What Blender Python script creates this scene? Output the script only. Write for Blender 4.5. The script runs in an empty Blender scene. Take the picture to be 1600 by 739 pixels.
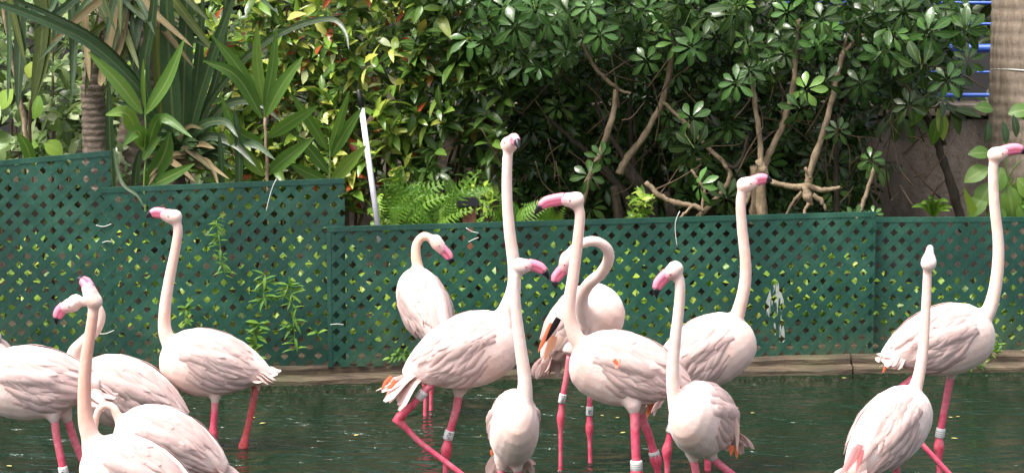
import bpy, math, random
import numpy as np
from mathutils import Vector, Matrix
from mathutils.bvhtree import BVHTree

random.seed(7); rng = np.random.default_rng(7)
SC = bpy.context.scene; COL = SC.collection
R = math.radians

# ------------------------------------------------------------------ camera, world, sun, exposure
F = 3600.0; CH = 1.9
TH = math.atan((369.5 + 120.0) / F)
cam_d = bpy.data.cameras.new('camera'); cam = bpy.data.objects.new('camera', cam_d); COL.objects.link(cam)
cam.location = (0, 0, CH); cam.rotation_euler = (math.pi/2 - TH, 0, 0)
cam_d.sensor_width = 36; cam_d.lens = 36*F/1600; cam_d.clip_start = .05; cam_d.clip_end = 2000
SC.camera = cam
SUN_EL, SUN_AZ = R(62), R(-124)          # azimuth clockwise from +Y
sd = Vector((math.sin(SUN_AZ)*math.cos(SUN_EL), math.cos(SUN_AZ)*math.cos(SUN_EL), math.sin(SUN_EL)))
W = bpy.data.worlds.new('World'); SC.world = W; W.use_nodes = True
nt = W.node_tree; nt.nodes.clear()
sky = nt.nodes.new('ShaderNodeTexSky'); sky.sky_type = 'NISHITA'; sky.sun_disc = False
sky.sun_elevation = SUN_EL; sky.sun_rotation = SUN_AZ; sky.air_density = 1.0; sky.dust_density = 6.0; sky.ozone_density = 0.6
bg = nt.nodes.new('ShaderNodeBackground'); bg.inputs[1].default_value = 0.15
wo = nt.nodes.new('ShaderNodeOutputWorld')
hs = nt.nodes.new('ShaderNodeHueSaturation'); hs.inputs['Saturation'].default_value = .5      # thin bright cloud
nt.links.new(sky.outputs[0], hs.inputs['Color']); nt.links.new(hs.outputs[0], bg.inputs[0]); nt.links.new(bg.outputs[0], wo.inputs[0])
sl = bpy.data.lights.new('sun', 'SUN'); sl.energy = 1.5; sl.angle = R(10); sl.color = (1, .965, .91)
so = bpy.data.objects.new('sun', sl); COL.objects.link(so)
so.rotation_euler = sd.to_track_quat('Z', 'Y').to_euler()
SC.view_settings.view_transform = 'Standard'; SC.view_settings.look = 'None'
SC.view_settings.gamma = 1; SC.view_settings.exposure = 1.38
SC.render.engine = 'CYCLES'
SC.cycles.use_denoising = True
SC.cycles.max_bounces = 6; SC.cycles.transparent_max_bounces = 4; SC.cycles.caustics_reflective = False
SC.cycles.caustics_refractive = False; SC.cycles.sample_clamp_indirect = 4

def P(u, v, Y):
    """point of the place that the photograph shows at pixel u, v, Y metres away from the viewer"""
    a = (u - 800)/F; b = -(v - 369.5)/F
    c, s = math.cos(TH), math.sin(TH)
    d = Vector((a, c + b*s, -s + b*c))
    return Vector((0, 0, CH)) + d*(Y/d.y)
def Yz(v, z):                       # distance at which height z is seen in row v
    b = -(v - 369.5)/F; c, s = math.cos(TH), math.sin(TH)
    return (z - CH)/((-s + b*c)/(c + b*s))

# ------------------------------------------------------------------ material helpers
class NT:
    def __init__(s, name):
        s.m = bpy.data.materials.new(name); s.m.use_nodes = True; s.t = s.m.node_tree; s.t.nodes.clear()
        s.out = s.n('ShaderNodeOutputMaterial'); s.b = s.n('ShaderNodeBsdfPrincipled'); s.l(s.b.outputs[0], s.out.inputs[0])
    def n(s, k, **kw):
        x = s.t.nodes.new(k)
        for a, v in kw.items(): setattr(x, a, v)
        return x
    def l(s, a, b): s.t.links.new(a, b)
    def set(s, **kw):
        for k, v in kw.items():
            s.b.inputs[k.replace('_', ' ')].default_value = v
    def noise(s, vec, scale, detail=4, rough=.55):
        x = s.n('ShaderNodeTexNoise'); x.inputs['Scale'].default_value = scale; x.inputs['Detail'].default_value = detail
        x.inputs['Roughness'].default_value = rough
        if vec is not None: s.l(vec, x.inputs['Vector'])
        return x.outputs['Fac']
    def ramp(s, fac, stops, interp='LINEAR'):
        x = s.n('ShaderNodeValToRGB'); cr = x.color_ramp; cr.interpolation = interp
        while len(cr.elements) < len(stops): cr.elements.new(.5)
        for e, (p, c) in zip(cr.elements, stops):
            e.position = p; e.color = (*c, 1) if len(c) == 3 else c
        s.l(fac, x.inputs[0]); return x.outputs[0]
    def mix(s, fac, a, b, mode='MIX'):
        x = s.n('ShaderNodeMix', data_type='RGBA', blend_type=mode)
        for sock, v in ((x.inputs[0], fac), (x.inputs[6], a), (x.inputs[7], b)):
            if hasattr(v, 'links'): s.l(v, sock)
            elif isinstance(v, (int, float)): sock.default_value = v
            else: sock.default_value = (*v, 1)
        return x.outputs[2]
    def math(s, op, a, b=None, c=None):
        x = s.n('ShaderNodeMath', operation=op)
        for i, v in enumerate((a, b, c)):
            if v is None: continue
            if hasattr(v, 'links'): s.l(v, x.inputs[i])
            else: x.inputs[i].default_value = v
        return x.outputs[0]
    def pos(s): return s.n('ShaderNodeNewGeometry').outputs['Position']
    def obj(s): return s.n('ShaderNodeTexCoord').outputs['Object']
    def attr(s, name): return s.n('ShaderNodeAttribute', attribute_name=name)
    def scale(s, vec, sc):
        x = s.n('ShaderNodeMapping'); x.inputs['Scale'].default_value = sc; s.l(vec, x.inputs[0]); return x.outputs[0]
    def bump(s, h, strength=.5, dist=.01, normal=None):
        x = s.n('ShaderNodeBump'); x.inputs['Strength'].default_value = strength; x.inputs['Distance'].default_value = dist
        s.l(h, x.inputs['Height'])
        if normal is not None: s.l(normal, x.inputs['Normal'])
        return x.outputs[0]

def plain(name, col, rough=.6, var=.25, scale=20, bump=.2, metallic=0):
    t = NT(name); p = t.pos(); f = t.noise(p, scale)
    t.l(t.ramp(f, [(.3, tuple(c*(1-var) for c in col)), (.7, tuple(min(1, c*(1+var)) for c in col))]), t.b.inputs['Base Color'])
    t.set(Roughness=rough, Metallic=metallic)
    t.l(t.bump(t.noise(p, scale*4), bump, .004), t.b.inputs['Normal'])
    return t.m

def leaf_mat(name, stops, rough=.35, trans=.25, vein=.35, coat=0.0):
    """stops: colours over the per-leaf random number"""
    t = NT(name)
    r = t.attr('rnd').outputs['Fac']; o = t.n('ShaderNodeObjectInfo').outputs['Random']
    f = t.math('FRACT', t.math('ADD', r, o))
    col = t.ramp(f, stops)
    p = t.pos(); n1 = t.noise(p, 60, 3)
    col = t.mix(t.math('MULTIPLY', n1, .28), col, t.mix(.55, col, (.25, .3, .05)), 'MIX')
    ax = t.attr('ax').outputs['Fac']
    vm = t.math('MULTIPLY', t.math('SUBTRACT', 1.0, t.math('SMOOTH_MIN', t.math('MULTIPLY', ax, 5.0), 1.0, .1)), vein)
    col = t.mix(vm, col, t.mix(.5, col, (.45, .5, .2)))
    t.l(col, t.b.inputs['Base Color']); t.set(Roughness=rough)
    t.b.inputs['Specular IOR Level'].default_value = .36
    t.l(t.bump(t.noise(t.scale(p, (1, 1, 1)), 70, 2), .2, .005), t.b.inputs['Normal'])
    tr = t.n('ShaderNodeBsdfTranslucent'); t.l(t.mix(.5, col, t.mix(1.0, col, (1.0, 1.0, .35), 'MULTIPLY')), tr.inputs[0])
    ms = t.n('ShaderNodeMixShader'); ms.inputs[0].default_value = trans
    t.l(t.b.outputs[0], ms.inputs[1]); t.l(tr.outputs[0], ms.inputs[2]); t.l(ms.outputs[0], t.out.inputs[0])
    return t.m

M = {}
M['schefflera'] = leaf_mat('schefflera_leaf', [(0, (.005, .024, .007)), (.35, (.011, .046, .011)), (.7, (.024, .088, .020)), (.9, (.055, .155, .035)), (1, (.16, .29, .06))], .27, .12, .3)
M['croton'] = leaf_mat('croton_leaf', [(0, (.02, .06, .01)), (.22, (.06, .15, .022)), (.44, (.15, .28, .035)), (.66, (.31, .43, .06)), (.82, (.5, .5, .1)), (.925, (.44, .52, .32)), (.94, (.38, .06, .02)), (1, (.3, .03, .015))], .28, .22, .4)
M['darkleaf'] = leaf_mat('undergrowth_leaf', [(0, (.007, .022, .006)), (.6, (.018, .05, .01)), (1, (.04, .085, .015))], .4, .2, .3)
M['midgreen'] = leaf_mat('mid_green_leaf', [(0, (.014, .045, .01)), (.5, (.035, .095, .016)), (.85, (.09, .19, .028)), (.965, (.2, .29, .05)), (1, (.3, .07, .02))], .3, .22, .35)
M['bright'] = leaf_mat('bright_leaf', [(0, (.06, .15, .015)), (.5, (.14, .28, .03)), (.85, (.28, .42, .05)), (1, (.42, .48, .10))], .35, .35, .4)
M['pale'] = leaf_mat('pale_leaf', [(0, (.05, .10, .03)), (.4, (.13, .22, .07)), (.75, (.30, .40, .17)), (1, (.46, .52, .32))], .25, .25, .4)
M['strap'] = leaf_mat('strap_leaf', [(0, (.007, .028, .015)), (.6, (.014, .045, .022)), (1, (.03, .075, .038))], .35, .12, .3)
M['olive'] = leaf_mat('olive_leaf', [(0, (.02, .035, .008)), (.6, (.045, .07, .012)), (1, (.09, .11, .022))], .45, .25, .3)
M['ginger'] = leaf_mat('ginger_leaf', [(0, (.05, .13, .022)), (.6, (.09, .20, .035)), (1, (.16, .27, .045))], .4, .3, .6)
M['fern'] = leaf_mat('fern_leaf', [(0, (.06, .17, .015)), (.6, (.11, .25, .025)), (1, (.18, .32, .04))], .45, .35, .2)
M['weed'] = leaf_mat('weed_leaf', [(0, (.05, .15, .02)), (.6, (.09, .22, .03)), (1, (.16, .28, .04))], .45, .3, .3)
M['dead'] = leaf_mat('dead_leaf', [(0, (.045, .028, .015)), (.5, (.10, .066, .032)), (1, (.22, .155, .085))], .7, .1, .3)
M['yellow'] = leaf_mat('floating_leaf', [(0, (.42, .36, .10)), (1, (.5, .42, .16))], .6, .1, .2)
M['twig'] = plain('twig', (.10, .065, .035), .8, .4, 40, .5)
M['stem_green'] = plain('stem_green', (.12, .2, .04), .5, .2, 30, .1)
M['white_pole'] = plain('white_plastic', (.72, .68, .76), .35, .06, 10, .05)
M['black'] = plain('black_plastic', (.012, .012, .014), .4, .3, 30, .1)
M['brick'] = plain('terracotta', (.2, .075, .04), .8, .35, 40, .5)
M['tie'] = plain('white_tie', (.6, .6, .55), .5, .1, 30, .05)
M['blue'] = plain('blue_paint', (.045, .13, .55), .4, .12, 12, .1)

def bark(name, c1, c2, sc, stretch):
    t = NT(name); p = t.obj()
    f = t.noise(t.scale(p, stretch), sc, 6, .65); f2 = t.noise(p, 9, 3)
    col = t.ramp(f, [(.3, c1), (.65, c2)])
    col = t.mix(t.math('MULTIPLY', f2, .6), col, tuple(c*.5 for c in c1))
    t.l(col, t.b.inputs['Base Color']); t.set(Roughness=.85)
    t.l(t.bump(f, .9, .02), t.b.inputs['Normal']); return t.m
M['branch'] = bark('branch_bark', (.16, .11, .06), (.44, .33, .21), 30, (1, 1, .5))
M['darkbark'] = bark('dark_bark', (.022, .016, .010), (.085, .062, .036), 30, (1, 1, .35))
M['palm_bark'] = bark('ringed_palm_bark', (.11, .08, .06), (.36, .28, .21), 26, (1, 1, 1.5))
M['pale_palm'] = bark('fibrous_palm_bark', (.19, .14, .10), (.47, .375, .285), 34, (1, 1, .16))

# ------------------------------------------------------------------ object helpers
def link(o): COL.objects.link(o); return o
def empty(name, loc, label=None, cat=None, group=None):
    o = bpy.data.objects.new(name, None); o.location = loc; o.empty_display_size = .05; link(o)
    if label: o['label'] = label
    if cat: o['category'] = cat
    if group: o['group'] = group
    return o
def tag(o, label, cat, group=None):
    o['label'] = label; o['category'] = cat
    if group: o['group'] = group
    return o
ROOT = {}
def world_of(o):
    v = Vector((0, 0, 0))
    while o is not None: v += o.location; o = o.parent
    return v
def place(name, me, mat=None, parent=None, mw=None):
    """link a mesh (given in world coordinates, or with a world matrix mw) under its parent"""
    o = bpy.data.objects.new(name, me)
    if mat is not None and not me.materials: me.materials.append(mat)
    link(o)
    base = world_of(parent) if parent is not None else Vector((0, 0, 0))
    if mw is None: mw = Matrix.Identity(4)
    if parent is not None: o.parent = parent
    o.matrix_basis = Matrix.Translation(-base) @ mw
    return o
class MB:
    def __init__(s): s.v = []; s.f = []; s.m = []; s.c = []; s.has_c = False
    def add(s, vs, fs, mi=0, col=None):
        b = len(s.v); s.v += [tuple(x) for x in vs]; s.f += [tuple(i + b for i in f) for f in fs]; s.m += [mi]*len(fs)
        s.c += ([tuple(col)]*len(vs) if col is not None and not isinstance(col[0], (tuple, list)) else (list(col) if col is not None else [(1, 1, 1)]*len(vs)))
        if col is not None: s.has_c = True
    def box(s, c, size, ax=None):
        c = Vector(c); hx, hy, hz = (x/2 for x in size)
        vs = []
        for i in (-1, 1):
            for j in (-1, 1):
                for k in (-1, 1):
                    p = Vector((i*hx, j*hy, k*hz)); p = (ax @ p if ax else p); vs.append(c + p)
        s.add(vs, [(0, 1, 3, 2), (4, 6, 7, 5), (0, 4, 5, 1), (2, 3, 7, 6), (0, 2, 6, 4), (1, 5, 7, 3)])
    def tube(s, pts, rad, n=8, mi=0, col=None, cap=True, up=None):
        pts = [Vector(p) for p in pts]; N = len(pts)
        if not isinstance(rad, (list, tuple)): rad = [rad]*N
        t0 = (pts[1]-pts[0]).normalized()
        ref = Vector(up) if up else (Vector((0, 1, 0)) if abs(t0.y) < .9 else Vector((1, 0, 0)))
        a = (ref - t0*ref.dot(t0)).normalized()
        vs = []; cs = []
        for i in range(N):
            t = (pts[min(i+1, N-1)] - pts[max(i-1, 0)]).normalized()
            a = (a - t*a.dot(t)).normalized(); b = t.cross(a)
            for k in range(n):
                an = 2*math.pi*k/n
                vs.append(pts[i] + (a*math.cos(an) + b*math.sin(an))*rad[i])
                if col is not None: cs.append(col[i] if isinstance(col[0], (tuple, list)) else tuple(col))
        fs = [(i*n+k, i*n+(k+1) % n, (i+1)*n+(k+1) % n, (i+1)*n+k) for i in range(N-1) for k in range(n)]
        if cap: fs += [tuple(range(n-1, -1, -1)), tuple((N-1)*n + k for k in range(n))]
        s.add(vs, fs, mi, cs if col is not None else None)
    def mesh(s, name, mats=(), smooth=True):
        me = bpy.data.meshes.new(name); me.from_pydata(s.v, [], s.f); me.update()
        for m in mats: me.materials.append(m)
        if len(mats) > 1: me.polygons.foreach_set('material_index', s.m)
        if smooth: me.polygons.foreach_set('use_smooth', [True]*len(me.polygons))
        if s.has_c:
            a = me.color_attributes.new('col', 'FLOAT_COLOR', 'POINT')
            a.data.foreach_set('color', np.hstack([np.array(s.c), np.ones((len(s.c), 1))]).ravel().astype(np.float32))
        return me
def catmull(pts, per=6):
    pts = [Vector(p) for p in pts]; q = [pts[0]*2-pts[1]] + pts + [pts[-1]*2-pts[-2]]; out = []
    for i in range(1, len(q)-2):
        for k in range(per):
            t = k/per; a, b, c, d = q[i-1], q[i], q[i+1], q[i+2]
            out.append(.5*((2*b) + (c-a)*t + (2*a-5*b+4*c-d)*t*t + (3*b-a-3*c+d)*t**3))
    out.append(pts[-1]); return out
def lerp_list(ts, xs, n):
    return [float(np.interp(i/(n-1), ts, xs)) for i in range(n)]

# ------------------------------------------------------------------ leaves
def leaf_template(L, Wd, shape='ellipse', n=4, fold=.25, droop=.25, y0=0.0, rnd=None):
    """one leaf along +Y, normal +Z; returns verts, faces, ax"""
    vs = []; ax = []; fs = []
    for i in range(n+1):
        t = i/n
        if shape == 'ellipse': w = math.sin(math.pi*min(max(t, .02), .985))**.8
        elif shape == 'lance': w = (math.sin(math.pi*t**.7)**.75 if 0 < t < 1 else 0.03)
        elif shape == 'obovate': w = math.sin(math.pi*min(t**1.5, .97))**.7 if t > 0 else .08
        elif shape == 'strap': w = min(1, .55 + t*2) * (1 - t**3.5) + .02
        hw = max(w, .03)*Wd/2
        z = -droop*L*t*t
        vs += [(-hw, y0 + L*t, z + fold*hw), (0, y0 + L*t, z), (hw, y0 + L*t, z + fold*hw)]
        ax += [1, 0, 1]
        if i: b = 3*i; fs += [(b-3, b-2, b+1, b), (b-2, b-1, b+2, b+1)]
    return np.array(vs), fs, ax
def umbrella_template(nl, L, Wd, seed):
    r = random.Random(seed); vs = []; fs = []; ax = []
    for k in range(nl):
        a = 2*math.pi*k/nl + r.uniform(-.12, .12); l = L*r.uniform(.8, 1.1)*(1 if k else .8)
        v, f, x = leaf_template(l, Wd*r.uniform(.85, 1.1), 'obovate', 5, .22, r.uniform(.1, .32), .02)
        tilt = -r.uniform(.05, .45); ca, sa = math.cos(a), math.sin(a); ct, st = math.cos(tilt), math.sin(tilt)
        rows = []
        for (p, q, z) in v:
            q2, z2 = q*ct - z*st, q*st + z*ct
            rows.append((p*ca - q2*sa, p*sa + q2*ca, z2))
        b = len(vs); vs += rows; ax += x; fs += [tuple(i+b for i in g) for g in f]
    # petiole
    b = len(vs); pr = .0025
    for z in (0, -.10):
        for k in range(3): vs.append((pr*math.cos(k*2.1), pr*math.sin(k*2.1) + z*.3, z)); ax.append(0)
    fs += [(b+k, b+(k+1) % 3, b+3+(k+1) % 3, b+3+k) for k in range(3)]
    return np.array(vs), fs, ax
def fern_template(L, n=12, seed=0):
    r = random.Random(seed); vs = []; fs = []; ax = []
    for i in range(n):
        t = (i+.6)/n; y = L*t; z = .25*L*math.sin(t*2.2) - .25*L*t*t; l = .30*L*(1-t)**.8*min(1, .5+t*3) + .01
        for s in (-1, 1):
            w = L/n*.8; b = len(vs)
            vs += [(0, y-w*.4, z), (s*l*.5, y-w*.45+l*.15, z+.01), (s*l, y+l*.4, z-.15*l), (s*l*.5, y+w*.4+l*.15, z+.01), (0, y+w*.4, z)]
            fs += [(b, b+1, b+2, b+3, b+4)]; ax += [0, .6, 1, .6, 0]
    for i in range(6):
        t0, t1 = i/6, (i+1)/6; b = len(vs)
        for t in (t0, t1):
            z = .25*L*math.sin(t*2.2) - .25*L*t*t
            vs += [(-.002, L*t, z+.002), (.002, L*t, z+.002)]; ax += [0, 0]
        fs.append((b, b+1, b+3, b+2))
    return np.array(vs), fs, ax
def tmesh(name, tpl, mat):
    v, f, ax = tpl
    me = bpy.data.meshes.new(name); me.from_pydata([tuple(x) for x in v], [], f); me.update()
    me.materials.append(mat); me.polygons.foreach_set('use_smooth', [True]*len(f))
    a = me.attributes.new('ax', 'FLOAT', 'POINT'); a.data.foreach_set('value', np.array(ax, dtype=np.float32))
    return me
def frame_m(pos, d, nrm, s=1.0):
    d = Vector(d).normalized(); nrm = Vector(nrm)
    z = (nrm - d*nrm.dot(d))
    z = z.normalized() if z.length > 1e-4 else d.orthogonal().normalized()
    x = d.cross(z)
    m = Matrix((x, d, z)).transposed().to_4x4()
    return Matrix.Translation(pos) @ m @ Matrix.Scale(s, 4)
def stuff_mesh(name, tpls, mats_list, mat):
    """tpls: list of templates; mats_list: list of (template index, matrix, rnd)"""
    V = []; FI = []; FL = []; AX = []; RN = []; off = 0
    per = {}
    for ti, m, r in mats_list: per.setdefault(ti, []).append((m, r))
    for ti, lst in per.items():
        v, f, ax = tpls[ti]; nv = len(v)
        mm = np.array([np.array(m) for m, _ in lst]); rr = np.array([r for _, r in lst])
        vh = np.hstack([v, np.ones((nv, 1))])
        w = np.einsum('nij,kj->nki', mm, vh)[:, :, :3]
        V.append(w.reshape(-1, 3)); AX.append(np.tile(ax, len(lst))); RN.append(np.repeat(rr, nv))
        fl = np.array([len(g) for g in f]); fi = np.concatenate([np.array(g) for g in f])
        n = len(lst)
        FI.append((fi[None, :] + (off + nv*np.arange(n))[:, None]).ravel()); FL.append(np.tile(fl, n)); off += nv*n
    V = np.concatenate(V); FI = np.concatenate(FI); FL = np.concatenate(FL)
    me = bpy.data.meshes.new(name); me.vertices.add(len(V)); me.vertices.foreach_set('co', V.ravel().astype(np.float32))
    me.loops.add(len(FI)); me.loops.foreach_set('vertex_index', FI.astype(np.int32))
    me.polygons.add(len(FL)); st = np.concatenate([[0], np.cumsum(FL)[:-1]])
    me.polygons.foreach_set('loop_start', st.astype(np.int32)); me.polygons.foreach_set('loop_total', FL.astype(np.int32))
    me.polygons.foreach_set('use_smooth', np.ones(len(FL), dtype=bool))
    me.update(calc_edges=True); me.validate()
    for nm, arr in (('ax', np.concatenate(AX)), ('rnd', np.concatenate(RN))):
        a = me.attributes.new(nm, 'FLOAT', 'POINT'); a.data.foreach_set('value', arr.astype(np.float32))
    me.materials.append(mat); return me

# ------------------------------------------------------------------ the setting: ground, water, kerb, wall
def fenceY(x): return 9.66 + .075*x + (.03*x if x < 0 else 0)
def kerbY(x): return 9.52 + .075*x + (.06*x if x < 0 else 0)
t = NT('soil'); p = t.pos(); f = t.noise(p, 7, 8, .7)
t.l(t.ramp(f, [(.3, (.018, .012, .007)), (.55, (.045, .031, .018)), (.75, (.10, .075, .045))]), t.b.inputs['Base Color'])
t.set(Roughness=.95); t.l(t.bump(t.noise(p, 25, 6), .8, .03), t.b.inputs['Normal']); M['soil'] = t.m
b = MB(); xs = [-300, -6, -4, -3, -2, -1, 0, 1, 2, 3, 4, 6, 300]
prof = []
for x in xs:
    xc = max(-4, min(4, x)); k = kerbY(xc) + .1
    prof.append([(x, -300, .3), (x, 2.9, .3), (x, 3.2, -.35), (x, k-.05, -.35), (x, k, .055), (x, 11.2, .12), (x, 14, .16), (x, 600, .2)])
n = len(prof[0])
b.add([q for r in prof for q in r], [(i*n+j, (i+1)*n+j, (i+1)*n+j+1, i*n+j+1) for i in range(len(xs)-1) for j in range(n-1)])
g = place('ground', b.mesh('ground', [M['soil']], False)); g['kind'] = 'structure'

t = NT('pond_water'); p = t.pos()
t.set(Roughness=.03, IOR=1.33); t.b.inputs['Base Color'].default_value = (.004, .016, .006, 1)
n1 = t.noise(t.scale(p, (.9, 1.5, 1)), 3.6, 2, .5); n2 = t.noise(t.scale(p, (1, 1.7, 1)), 12, 3, .55); n3 = t.noise(p, 1.1, 2)
h = t.math('ADD', n1, t.math('MULTIPLY', t.math('MULTIPLY', n2, .5), t.math('ADD', .35, n3)))
# rings spreading round the legs that stand in view
for (u_, v_) in ((331, 715), (377, 716), (663, 652), (673, 648), (876, 742)):
    c0 = P(u_, v_, Yz(v_, 0)); dv = t.n('ShaderNodeVectorMath', operation='DISTANCE'); t.l(p, dv.inputs[0]); dv.inputs[1].default_value = (c0.x, c0.y, 0)
    d_ = dv.outputs['Value']
    w_ = t.math('MULTIPLY', t.math('SINE', t.math('MULTIPLY', d_, 95.0)), t.math('MULTIPLY', .10, t.math('POWER', 2.718, t.math('MULTIPLY', d_, -9.0))))
    h = t.math('ADD', h, w_)
t.l(t.bump(h, .85, .12), t.b.inputs['Normal']); M['water'] = t.m
b = MB(); rows = [(x, 3.05, 0) for x in xs[1:-1]] + [(x*1.0, kerbY(max(-4, min(4, x))) + .03, 0) for x in xs[1:-1]]
n = len(xs)-2
b.add(rows, [(i, i+1, n+i+1, n+i) for i in range(n-1)])
w = place('water', b.mesh('water', [M['water']], False)); w['kind'] = 'structure'

t = NT('wet_stone'); p = t.pos()
f = t.noise(t.scale(p, (.35, 2, 2.5)), 14, 7, .65); f2 = t.noise(p, 3.5, 3)
c = t.ramp(f, [(.28, (.03, .021, .012)), (.5, (.078, .054, .032)), (.74, (.19, .138, .085))])
c = t.mix(t.ramp(f2, [(.45, (0, 0, 0)), (.65, (.6, .6, .6))]), c, (.07, .075, .03))
t.l(c, t.b.inputs['Base Color']); t.set(Roughness=.75); t.l(t.bump(f, .8, .02), t.b.inputs['Normal']); M['kerb'] = t.m
kerb = empty('kerb', (0, kerbY(0), 0)); kerb['kind'] = 'structure'
segs = [-4.2, -3.0, -2.05, -1.2, -.22, .62, 1.45, 2.3, 3.1, 4.2]
for i in range(len(segs)-1):
    x0, x1 = segs[i]+.004, segs[i+1]-.004
    for lev, (y0, y1, z0, z1) in enumerate([(0, .115, -.12, .032), (.055, .30, -.12, .068)]):
        b = MB(); N = 7; ring = []
        jit = random.uniform(-.006, .006)
        for k in range(N):
            x = x0 + (x1-x0)*k/(N-1); yb = kerbY(x)
            wv = .004*math.sin(x*9 + lev*2) + .003*math.sin(x*23)
            ring.append([(x, yb+y0+wv+jit, z0), (x, yb+y0+wv*1.5+jit, z1-.012+wv*.5), (x, yb+y0+.012+wv+jit, z1+wv*.5), (x, yb+y1, z1+.004), (x, yb+y1, z0)])
        b.add([q for r in ring for q in r], [(k*5+j, (k+1)*5+j, (k+1)*5+j+1, k*5+j+1) for k in range(N-1) for j in range(4)] + [(4, 3, 2, 1, 0), tuple((N-1)*5+j for j in range(5))])
        place('kerb_stone', b.mesh('kerb_stone', [M['kerb']], False), None, kerb)

# brown rendered wall behind the planting, with a coping on it
WY = 11.6
t = NT('stained_render'); p = t.pos()
f = t.noise(t.scale(p, (1, 1, .35)), 9, 7, .7); f2 = t.noise(p, 30, 6, .7); f3 = t.noise(t.scale(p, (1, 1, .25)), 4, 4)
c = t.ramp(f, [(.3, (.2, .15, .115)), (.5, (.34, .27, .215)), (.72, (.45, .37, .31))])
c = t.mix(t.ramp(f3, [(.4, (.7, .7, .7)), (.62, (0, 0, 0))]), c, (.07, .05, .035))
c = t.mix(t.ramp(f2, [(.62, (0, 0, 0)), (.7, (.5, .5, .5))]), c, (.05, .04, .03))
t.l(c, t.b.inputs['Base Color']); t.set(Roughness=.9); t.l(t.bump(f2, .7, .02), t.b.inputs['Normal']); M['wall'] = t.m
wt = P(1450, 178, WY).z
wall = empty('garden_wall', (1.5, WY, 0), 'low brown stained wall with a coping behind the planting, below the blue railing', 'wall')
b = MB(); b.box((2.4, WY+.12, wt/2-.06), (5.6, .24, wt+.06)); place('wall_face', b.mesh('wall_face', [M['wall']], False), None, wall)
for i in range(6):
    b = MB(); x0 = -.43 + i*.94; b.box((x0+.47, WY+.11, wt+.02), (.93, .30, .05)); place('coping_stone', b.mesh('coping_stone', [M['wall']], False), None, wall)

# blue railing on the wall
rail = empty('blue_railing', (2.0, WY+.1, wt), 'blue metal railing of thin horizontal bars on the brown wall', 'railing')
for v, r in ((149, .011), (113, .007), (76, .022), (38, .007), (5, .009), (-32, .012), (-70, .009)):
    z = P(1500, v, WY+.15).z; b = MB(); b.tube([(1.35, WY+.15, z), (4.5, WY+.15, z)], r, 8)
    place('rail_bar', b.mesh('rail_bar', [M['blue']]), None, rail)
for u in (1320, 1500, 1690):
    x = P(u, 100, WY+.18).x; b = MB(); b.tube([(x, WY+.19, wt+.05), (x, WY+.19, wt+1.1)], .0085, 8)
    place('rail_post', b.mesh('rail_post', [M['blue']]), None, rail)
# added dark backdrop behind everything, its dark grey stands in for shade
M['backdrop_grey'] = plain('dark_backdrop', (.03, .03, .028), .9, .3, 3, .3)
bw = empty('backdrop', (0, 17, 0), 'dark grey backdrop added behind the garden to stand in for shade', 'backdrop')
b = MB(); b.box((0, 17.2, 2.5), (26, .4, 5.2)); place('backdrop_wall', b.mesh('backdrop_wall', [M['backdrop_grey']], False), None, bw)
for i in range(9):  # black panels on the added backdrop
    b = MB(); b.box((-10.4+i*2.6, 16.97, 1.9), (1.4, .06, 1.2)); place('backdrop_panel', b.mesh('backdrop_panel', [M['black']], False), None, bw)

# ------------------------------------------------------------------ lattice fence: every slat its own piece
t = NT('green_lattice_plastic'); p = t.pos()
f = t.noise(p, 5, 5, .65); f2 = t.noise(p, 60, 4, .6); o = t.n('ShaderNodeObjectInfo').outputs['Random']
c = t.ramp(f, [(.28, (.004, .038, .022)), (.48, (.009, .066, .039)), (.72, (.038, .125, .076))])
c = t.mix(t.math('MULTIPLY', o, .14), c, (.02, .125, .10))
c = t.mix(t.ramp(f2, [(.55, (0, 0, 0)), (.75, (.35, .35, .35))]), c, (.10, .17, .13))
sz = t.n('ShaderNodeSeparateXYZ'); t.l(p, sz.inputs[0]); f4 = t.noise(p, 1.9, 4, .6)
c = t.mix(t.ramp(f4, [(.38, (.55, .55, .55)), (.6, (0, 0, 0))]), c, (.006, .03, .026))
low = t.math('MULTIPLY', t.math('SUBTRACT', 1.0, t.math('MINIMUM', 1.0, t.math('MULTIPLY', sz.outputs[2], 3.2))), t.ramp(f, [(.4, (0, 0, 0)), (.6, (1, 1, 1))]))
c = t.mix(t.math('MULTIPLY', low, .6), c, (.075, .085, .035))
# dried white drips splashed on one panel
sep = t.n('ShaderNodeSeparateXYZ'); t.l(p, sep.inputs[0])
d0 = P(1210, 450, 9.72)
dx = t.math('ABSOLUTE', t.math('SUBTRACT', sep.outputs[0], d0.x)); dz = t.math('SUBTRACT', d0.z + .03, sep.outputs[2])
mx = t.math('LESS_THAN', dx, t.math('ADD', .012, t.math('MULTIPLY', t.math('MINIMUM', dz, .1), .32)))
mz = t.math('MULTIPLY', t.math('GREATER_THAN', dz, 0.0), t.math('LESS_THAN', dz, .26))
dn = t.noise(t.scale(p, (60, 60, 7)), 1.0, 2)
dm = t.math('MULTIPLY', t.math('MULTIPLY', mx, mz), t.math('GREATER_THAN', dn, t.math('ADD', .49, t.math('MULTIPLY', dz, .5))))
c = t.mix(t.math('MULTIPLY', dm, .8), c, (.45, .46, .40))
t.l(c, t.b.inputs['Base Color']); t.set(Roughness=.5); t.l(t.bump(f2, .25, .004), t.b.inputs['Normal']); M['lattice'] = t.m

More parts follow.
